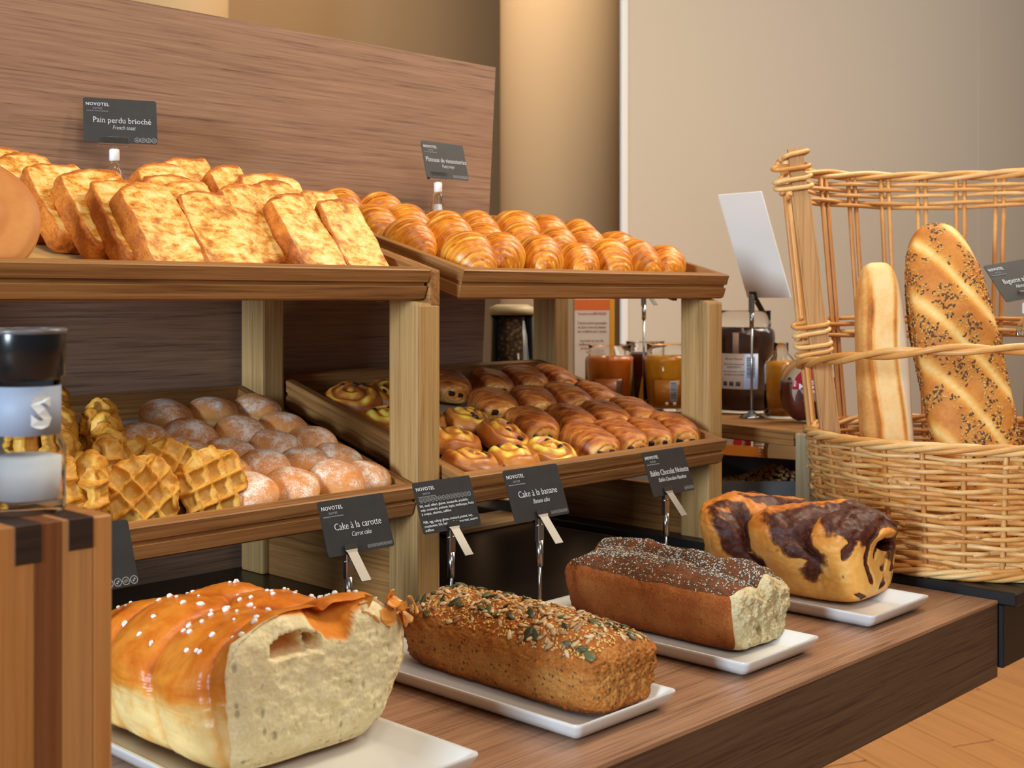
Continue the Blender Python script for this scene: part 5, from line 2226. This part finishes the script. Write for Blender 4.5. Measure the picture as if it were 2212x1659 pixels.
for i, (w, zz, ink) in enumerate(((0.034, 0.104, 'Bonne Maman'), (0.040, 0.094, 'pâte à tartiner noisettes cacao'), (0.028, 0.088, 'INGREDIENTS'), (0.044, 0.080, 'sucre noisettes huile de colza lait'), (0.040, 0.074, 'cacao maigre en poudre emulsifiant'))):
    wrap_text(l4, ink, 0.0607, fc - 0.32, zz, 0.006, M['label_dark'], width=w)
for da in (-0.62, -0.40, -0.18):
    curved_patch('square_mark', l4, 0.0608, fc + da - 0.07, fc + da + 0.07, 0.054, 0.062, M['label_dark'], 5)

# yellow folded card between the two jam jars
yc = obj('folded_card', fix_normals(make_mesh('folded_card', [(-0.010, 0, 0), (0.010, 0, 0), (0, 0.004, 0.066), (-0.010, 0.014, 0), (0.010, 0.014, 0)],
                                              [(0, 1, 2), (3, 2, 4), (0, 2, 3), (1, 4, 2), (0, 3, 4, 1)], plain('yellow_card', (226, 160, 20), 0.5), False)))
yc.location = (2.035, 1.588, 0.1743)
yc.rotation_euler = (0, 0, -0.8)
tag(yc, 'small pointed yellow card standing between two jam jars', 'card')

# maple syrup bottle: a flat round flask with a disc label
mb = empty('syrup_bottle', (2.012, 1.188, 0.1743), (0, 0, -0.805))
tag(mb, 'flat round flask of maple syrup with a red label, behind the basket slat', 'bottle')


def flask(name, R, T, zc, mat, inset=0.0, zlo=0.0, zhi=9, parent=None):
    V0, Fs, side = cube_grid(22)
    V = []
    for p in V0:
        x, y, z = rounded(p, 2.4)
        X, Y, Z = (R - inset) * x, (T - inset) * y * (1.0), zc + (R * 1.06 - inset) * z
        Z = max(Z, zlo + inset)
        Z = min(Z, zhi)
        V.append((X, Y, Z))
    return obj(name, fix_normals(make_mesh(name, V, Fs, mat, True)), parent)


flask('glass_flask', 0.056, 0.034, 0.058, M['glass'], 0, 0.0, 9, mb)
flask('syrup', 0.056, 0.034, 0.058, M['syrup'], 0.0028, 0.003, 0.073, mb)
lathe('neck', [(0.014, 0.110), (0.012, 0.122), (0.012, 0.160), (0.0145, 0.161), (0.0145, 0.168), (0.0105, 0.168), (0.0105, 0.112)], M['glass'], mb, 28)
lathe('bottle_cap', [(0, 0.165), (0.0155, 0.165), (0.0155, 0.185), (0, 0.185)], plain('gold_cap', (190, 170, 110), 0.3), mb, 28)


def disc(name, parent, r0, r1, a0, a1, mat, y, zc=0.060, n=40):
    V, Fs = [], []
    for k in range(n + 1):
        a = a0 + (a1 - a0) * k / n
        for r in (r0, r1):
            V.append((r * math.cos(a), y + 0.35 * (r * r) / 0.05, zc + r * math.sin(a)))
    for k in range(n):
        Fs.append((2 * k, 2 * k + 1, 2 * k + 3, 2 * k + 2))
    o = obj(name, make_mesh(name, V, Fs, mat, True), parent)
    s = o.modifiers.new('thick', 'SOLIDIFY')
    s.thickness = 0.0004
    return o


lm = disc('label', mb, 0.0, 0.041, 0, 2 * PI, M['label_cream'], -0.0362)
disc('label_band', lm, 0.0, 0.0405, 0.02, PI - 0.02, M['label_red'], -0.0368)
letters('Sirop', lm, (-0.016, -0.0345, 0.078), 0.013, M['white_plastic'], rot=(PI / 2, 0.75, 0), offset=0.0003)
letters("d'érable", lm, (0.012, -0.0352, 0.082), 0.009, M['white_plastic'], rot=(PI / 2, -0.4, 0))
letters('Maple Joe', lm, (0.0, -0.0376, 0.062), 0.0135, M['white_plastic'], offset=0.0004, width=0.062)
letters('ORIGINE CANADA - GRADE A', lm, (0.0, -0.0368, 0.040), 0.0055, M['label_red'], width=0.050)
letters('PUR SIROP', lm, (0.0, -0.0374, 0.051), 0.006, M['label_red'], width=0.030)

jb = empty('juice_bottle', (2.052, 1.276, 0.1743))
tag(jb, 'small bottle of yellow juice between the spread jar and the syrup', 'bottle')
lathe('glass_bottle', [(0, 0), (.030, 0), (.031, .003), (.031, .098), (.022, .112), (.0135, .120), (.0135, .139), (.012, .139), (.012, .119), (.0285, .096), (.0285, .004), (0, .004)], M['glass'], jb, 36)
lathe('juice', [(0, .0045), (.0282, .0045), (.0282, .0955), (.024, .104), (0, .104)], M['juice'], jb, 32)

# holders on the jar stand
metal_holder('metal holder rising between the two jam jars, its card out of sight', 2.052, 1.598, 0.1743, 0.412)
wc = rounded_card('price_card', 0.100, 0.207, 0.0022, 0.001, plain('white_board', (240, 233, 224), 0.6))
wc.location = (2.028, 1.286, 0.398)
wc.rotation_mode = 'QUATERNION'
wc.rotation_quaternion = Euler((0, 0, math.radians(84))).to_quaternion() @ Euler((-math.radians(24), 0, 0)).to_quaternion()
tag(wc, 'large blank white card seen from behind, above the chocolate spread jar', 'card')
metal_holder('metal holder with a round foot under the blank white card', 2.009, 1.312, 0.1743, 0.402, 20, math.radians(84))

# ------------------------------------------------------------------ things at the back right
M['bin'] = paper_mat('black_paper_bin', (92, 90, 90), 0.7)
Z0 = 0.0122
cb = empty('cereal_bin', (1.968, 1.262, Z0), (0, 0, -0.806))
tag(cb, 'black open bin of cereal under the jar stand', 'bin')
w, d = 0.100, 0.085


def wall_panel(name, a, b, ha, hb, mat, parent, t=0.0015):
    a, b = Vector((*a, 0)), Vector((*b, 0))
    n = Vector(((b - a).y, -(b - a).x, 0)).normalized() * t
    V = [a, b, b + Vector((0, 0, hb)), a + Vector((0, 0, ha))]
    V += [v - n for v in V]
    return obj(name, fix_normals(make_mesh(name, V, [(0, 1, 2, 3), (7, 6, 5, 4), (0, 4, 5, 1), (1, 5, 6, 2), (2, 6, 7, 3), (3, 7, 4, 0)], mat, False)), parent)


wall_panel('front_side', (-w, -d), (w, -d), 0.066, 0.066, M['bin'], cb)
wall_panel('right_side', (w, -d), (w, d), 0.066, 0.080, M['bin'], cb)
wall_panel('back_side', (w, d), (-w, d), 0.080, 0.094, M['bin'], cb)
wall_panel('left_side', (-w, d), (-w, -d), 0.094, 0.066, M['bin'], cb)
box('bin_floor', (-w, -d, 0.0), (w, d, 0.002), M['bin'], cb)
rk = random.Random(8)
M['cereal_grain'] = seed_mat('oat_cluster', (150, 104, 58), (206, 162, 104))
gm = seed_mesh('grain', 0.012, 0.009, 0.007, M['cereal_grain'], 6, 4)
sp = []
for i in range(700):
    x, y = rk.uniform(-w + .006, w - .006), rk.uniform(-d + .006, d - .006)
    z = 0.050 + 0.030 * math.exp(-((x - 0.02) / 0.05) ** 2 - (y / 0.05) ** 2) + rk.uniform(-0.003, 0.002)
    sp.append((Vector((x, y, z)), Vector((rk.uniform(-.6, .6), rk.uniform(-.6, .6), 1)).normalized(), rk.uniform(0, 6.3), rk.uniform(0.6, 1.1)))
cl = scatter_mesh('cereal_clusters', sp, gm, None, M['cereal_grain'])
cl.matrix_world = Matrix.Translation(cb.location) @ Euler(cb.rotation_euler).to_matrix().to_4x4()
tag(cl, 'pile of oat clusters filling the black bin', 'cereal')

M['ochre_card'] = paper_mat('ochre_cardboard', (206, 138, 48))
tb = empty('cardboard_tray', (2.225, 1.487, Z0), (0, 0, -0.80))
tag(tb, 'ochre cardboard tray behind the black bin', 'tray')
for nm, a, b, ha, hb in (('front_side', (-.060, -.03), (.060, -.03), .048, .058), ('right_side', (.060, -.03), (.060, .05), .058, .070),
                         ('back_side', (.060, .05), (-.060, .05), .070, .076), ('left_side', (-.060, .05), (-.060, -.03), .076, .048)):
    wall_panel(nm, a, b, ha, hb, M['ochre_card'], tb)
box('tray_floor', (-.060, -.03, 0), (.060, .05, .002), M['ochre_card'], tb)

bx = box('fruit_carton', (-.040, -.02, 0), (.040, .03, .135), plain('pale_pink_carton', (204, 176, 164), 0.5), None, 0.001, 1)
bx.location = (2.318, 1.566, Z0)
bx.rotation_euler = (0, 0, -0.80)
tag(bx, 'pale carton printed with red berries behind the ochre tray', 'carton')
M['berry_print'] = plain('berry_print', (196, 24, 34), 0.5)
M['leaf_print'] = plain('berry_leaf_print', (66, 62, 52), 0.6)
for i, (px, pz, r, mm) in enumerate(((0.010, .072, .010, 'berry_print'), (0.028, .086, .009, 'berry_print'), (0.033, .070, .007, 'berry_print'), (0.019, .082, .004, 'leaf_print'), (0.024, .063, .004, 'leaf_print'), (-.022, .066, .004, 'leaf_print'))):
    pts = [(px + r * math.cos(2 * PI * k / 16), -0.0205 - 0.00005 * i, pz + r * 1.1 * math.sin(2 * PI * k / 16)) for k in range(16)]
    obj('printed_berry' if mm == 'berry_print' else 'printed_leaf', make_mesh('printed_berry', pts, [tuple(range(16))], M[mm], False), bx)

NUM = 'zeroth first third third fourth fifth sixth seventh eighth ninth tenth eleventh twelfth thirteenth fourteenth fifteenth sixteenth'.split()
NUM = ['x', 'x'] + 'third fourth fifth sixth seventh eighth ninth tenth eleventh twelfth thirteenth fourteenth fifteenth'.split()
M['cup'] = plain('white_paper_cup', (206, 204, 208), 0.5)
for i in range(16):
    zz = Z0 + 0.0065 * i
    o = lathe('paper_cup', [(0, 0), (0.0120, 0), (0.0158, 0.0460), (0.0168, 0.0465), (0.0168, 0.0485), (0.0150, 0.0485), (0.0112, 0.002), (0, 0.002)], M['cup'], None, 24)
    o.location = (2.312, 1.488, zz)
    tag(o, 'white paper cup, %s in the nested stack beside the red-berry carton' % (['lowest', 'second lowest', 'topmost'][0 if i == 0 else 1 if i == 1 else 2] if i in (0, 1, 15) else '%s from the bottom' % NUM[i]), 'cup', 'white paper cups in one nested stack')

ws = empty('bark_slice', (2.262, 1.372, Z0), (0, 0, -0.80))
tag(ws, 'pale round wood slice with bark edge standing behind the jar stand post', 'wood slice')
for nm, r0, t0, t1, mt in (('wood_face', 0.061, -0.0085, 0.0085, wood('slice_wood', (226, 190, 146), (214, 174, 128), (190, 144, 98), 'X', 0.6, 0.6)),
                           ('bark', 0.066, -0.0075, 0.0075, plain('bark', (138, 84, 40), 0.8))):
    seg = 36
    V = []
    for yv in (t0, t1):
        for k in range(seg):
            a = 2 * PI * k / seg
            r = r0 * (1 + 0.03 * math.sin(3 * a + 1) + (0.012 * math.sin(9 * a) if nm == 'bark' else 0))
            V.append((r * math.cos(a), yv, 0.066 + r * math.sin(a)))
    Fs = [tuple(range(seg)), tuple(range(seg, 2 * seg))[::-1]] + [(k, seg + k, seg + (k + 1) % seg, (k + 1) % seg) for k in range(seg)]
    obj(nm, fix_normals(make_mesh(nm, V, Fs, mt, False)), ws)
ht = box('wooden_riser', (-0.05, 0, 0), (0.05, 0.03, 0.060), M['oak_x'], None, 0.002, 1)
ht.location = (2.330, 1.452, Z0)
ht.rotation_euler = (0, 0, -0.8)
tag(ht, 'low honey-coloured wooden riser between the paper cups and the wood slice', 'riser')

# tall cereal dispenser, cereal bag and leaflet box behind the right stand
cd = empty('cereal_dispenser', (1.770, 1.700, Z0))
tag(cd, 'tall glass canister of dark cereal beside the walnut back panel', 'canister')
lathe('glass_tube', [(0, 0), (.040, 0), (.042, .003), (.042, .352), (.039, .352), (.039, .005), (0, .005)], M['glass'], cd, 40)
n = NB('dark_muesli')
k = n.voronoi(n.coord(), 130)
M['muesli'] = n.done(n.ramp(k, [(0.1, lin(120, 92, 50)), (0.5, lin(64, 46, 30)), (0.9, lin(30, 24, 20))]), 0.8, 0.2)
lathe('muesli', [(0, .0055), (.0385, .0055), (.0385, .346), (0, .346)], M['muesli'], cd, 36)
lathe('lid', [(0, .352), (.044, .352), (.044, .366), (.030, .372), (0, .372)], plain('cream_lid', (196, 176, 140), 0.4), cd, 40)

bg = empty('granola_bag', (1.876, 1.742, Z0), (0, 0, -0.75))
tag(bg, 'clear bag of golden granola with a blue band behind the canister', 'bag')
n = NB('granola')
k = n.voronoi(n.coord(), 90)
M['granola'] = n.done(n.ramp(k, [(0.1, lin(214, 172, 104)), (0.5, lin(168, 116, 58)), (0.9, lin(96, 60, 30))]), 0.7, 0.2)


def pillow(name, hw, hd, z0, z1, mat, parent):
    V0, Fs, side = cube_grid(14)
    V = []
    for p in V0:
        x, y, z = rounded(p, 4)
        V.append((hw * x, hd * y * (1 - 0.6 * abs(z) ** 4) + 0.002 * nz(x, y, z, 3), z0 + (z1 - z0) * (z + 1) / 2))
    return obj(name, fix_normals(make_mesh(name, V, Fs, mat, True)), parent)


pillow('granola_fill', 0.034, 0.020, 0, 0.275, M['granola'], bg)
pillow('blue_band', 0.033, 0.0195, 0.268, 0.300, plain('blue_band', (70, 92, 148), 0.4), bg)
pillow('bag_top', 0.032, 0.016, 0.296, 0.345, plain('silver_film', (196, 190, 176), 0.25), bg)
box('white_strip', (0.0345, -0.004, 0), (0.0400, 0.004, 0.350), M['white_paint'], bg, 0.001, 1)
box('orange_strip', (0.0402, -0.004, 0), (0.0455, 0.004, 0.350), plain('orange_edge', (226, 130, 40), 0.4), bg, 0.001, 1)

lb = empty('leaflet_box', (2.086, 1.762, 0.1743), (0, 0, -0.78))
tag(lb, 'white printed carton with an orange top behind the apricot jam', 'carton')
M['leaf_white'] = plain('carton_white', (226, 214, 204), 0.5)
M['orange_print'] = plain('orange_print', (226, 112, 40), 0.5)
box('carton', (-0.040, 0, 0), (0.036, 0.045, 0.220), M['leaf_white'], lb, 0.001, 1)
box('orange_band', (-0.040, -0.0006, 0.196), (0.036, 0, 0.2195), M['orange_print'], lb)
box('yellow_side', (0.036, -0.0004, 0), (0.046, 0.045, 0.219), plain('carton_yellow', (230, 160, 30), 0.5), lb, 0.0005, 1)
M['brown_ink'] = plain('brown_ink', (150, 96, 76), 0.6)
M['red_ink'] = plain('red_ink', (190, 70, 50), 0.6)
for i, (s, w_, z, mt) in enumerate((('Tout savoir sur le BIEN MANGER', 0.062, 0.186, 'red_ink'), ('C’est bon surtout la gourmandise', 0.062, 0.166, 'brown_ink'),
                                    ('de saison à tous nos desserts', 0.060, 0.157, 'brown_ink'), ('aux conditions de la récolte', 0.062, 0.148, 'brown_ink'),
                                    ('le produit est issu des', 0.050, 0.128, 'brown_ink'), ('meilleures céréales de nos', 0.056, 0.120, 'brown_ink'), ('producteurs français', 0.048, 0.112, 'red_ink'), ('et du soleil', 0.024, 0.104, 'brown_ink'))):
    letters(s, lb, (-0.002, -0.0008, z), 0.0085, M[mt], width=w_)

# pale board lying behind the right stand's pastries
wbd = box('bread_board', (0, 0, 0), (0.20, 0.085, 0.010), wood('bread_board_wood', (222, 186, 138), (206, 166, 116), (170, 126, 80), 'X', 0.8, 0.5), None, 0.002, 1)
wbd.location = (1.440, 1.520, 0.0034)
wbd.rotation_euler = (0, 0, 0.0)
tag(wbd, 'pale wooden board lying in the dark under the pastry tray', 'board')
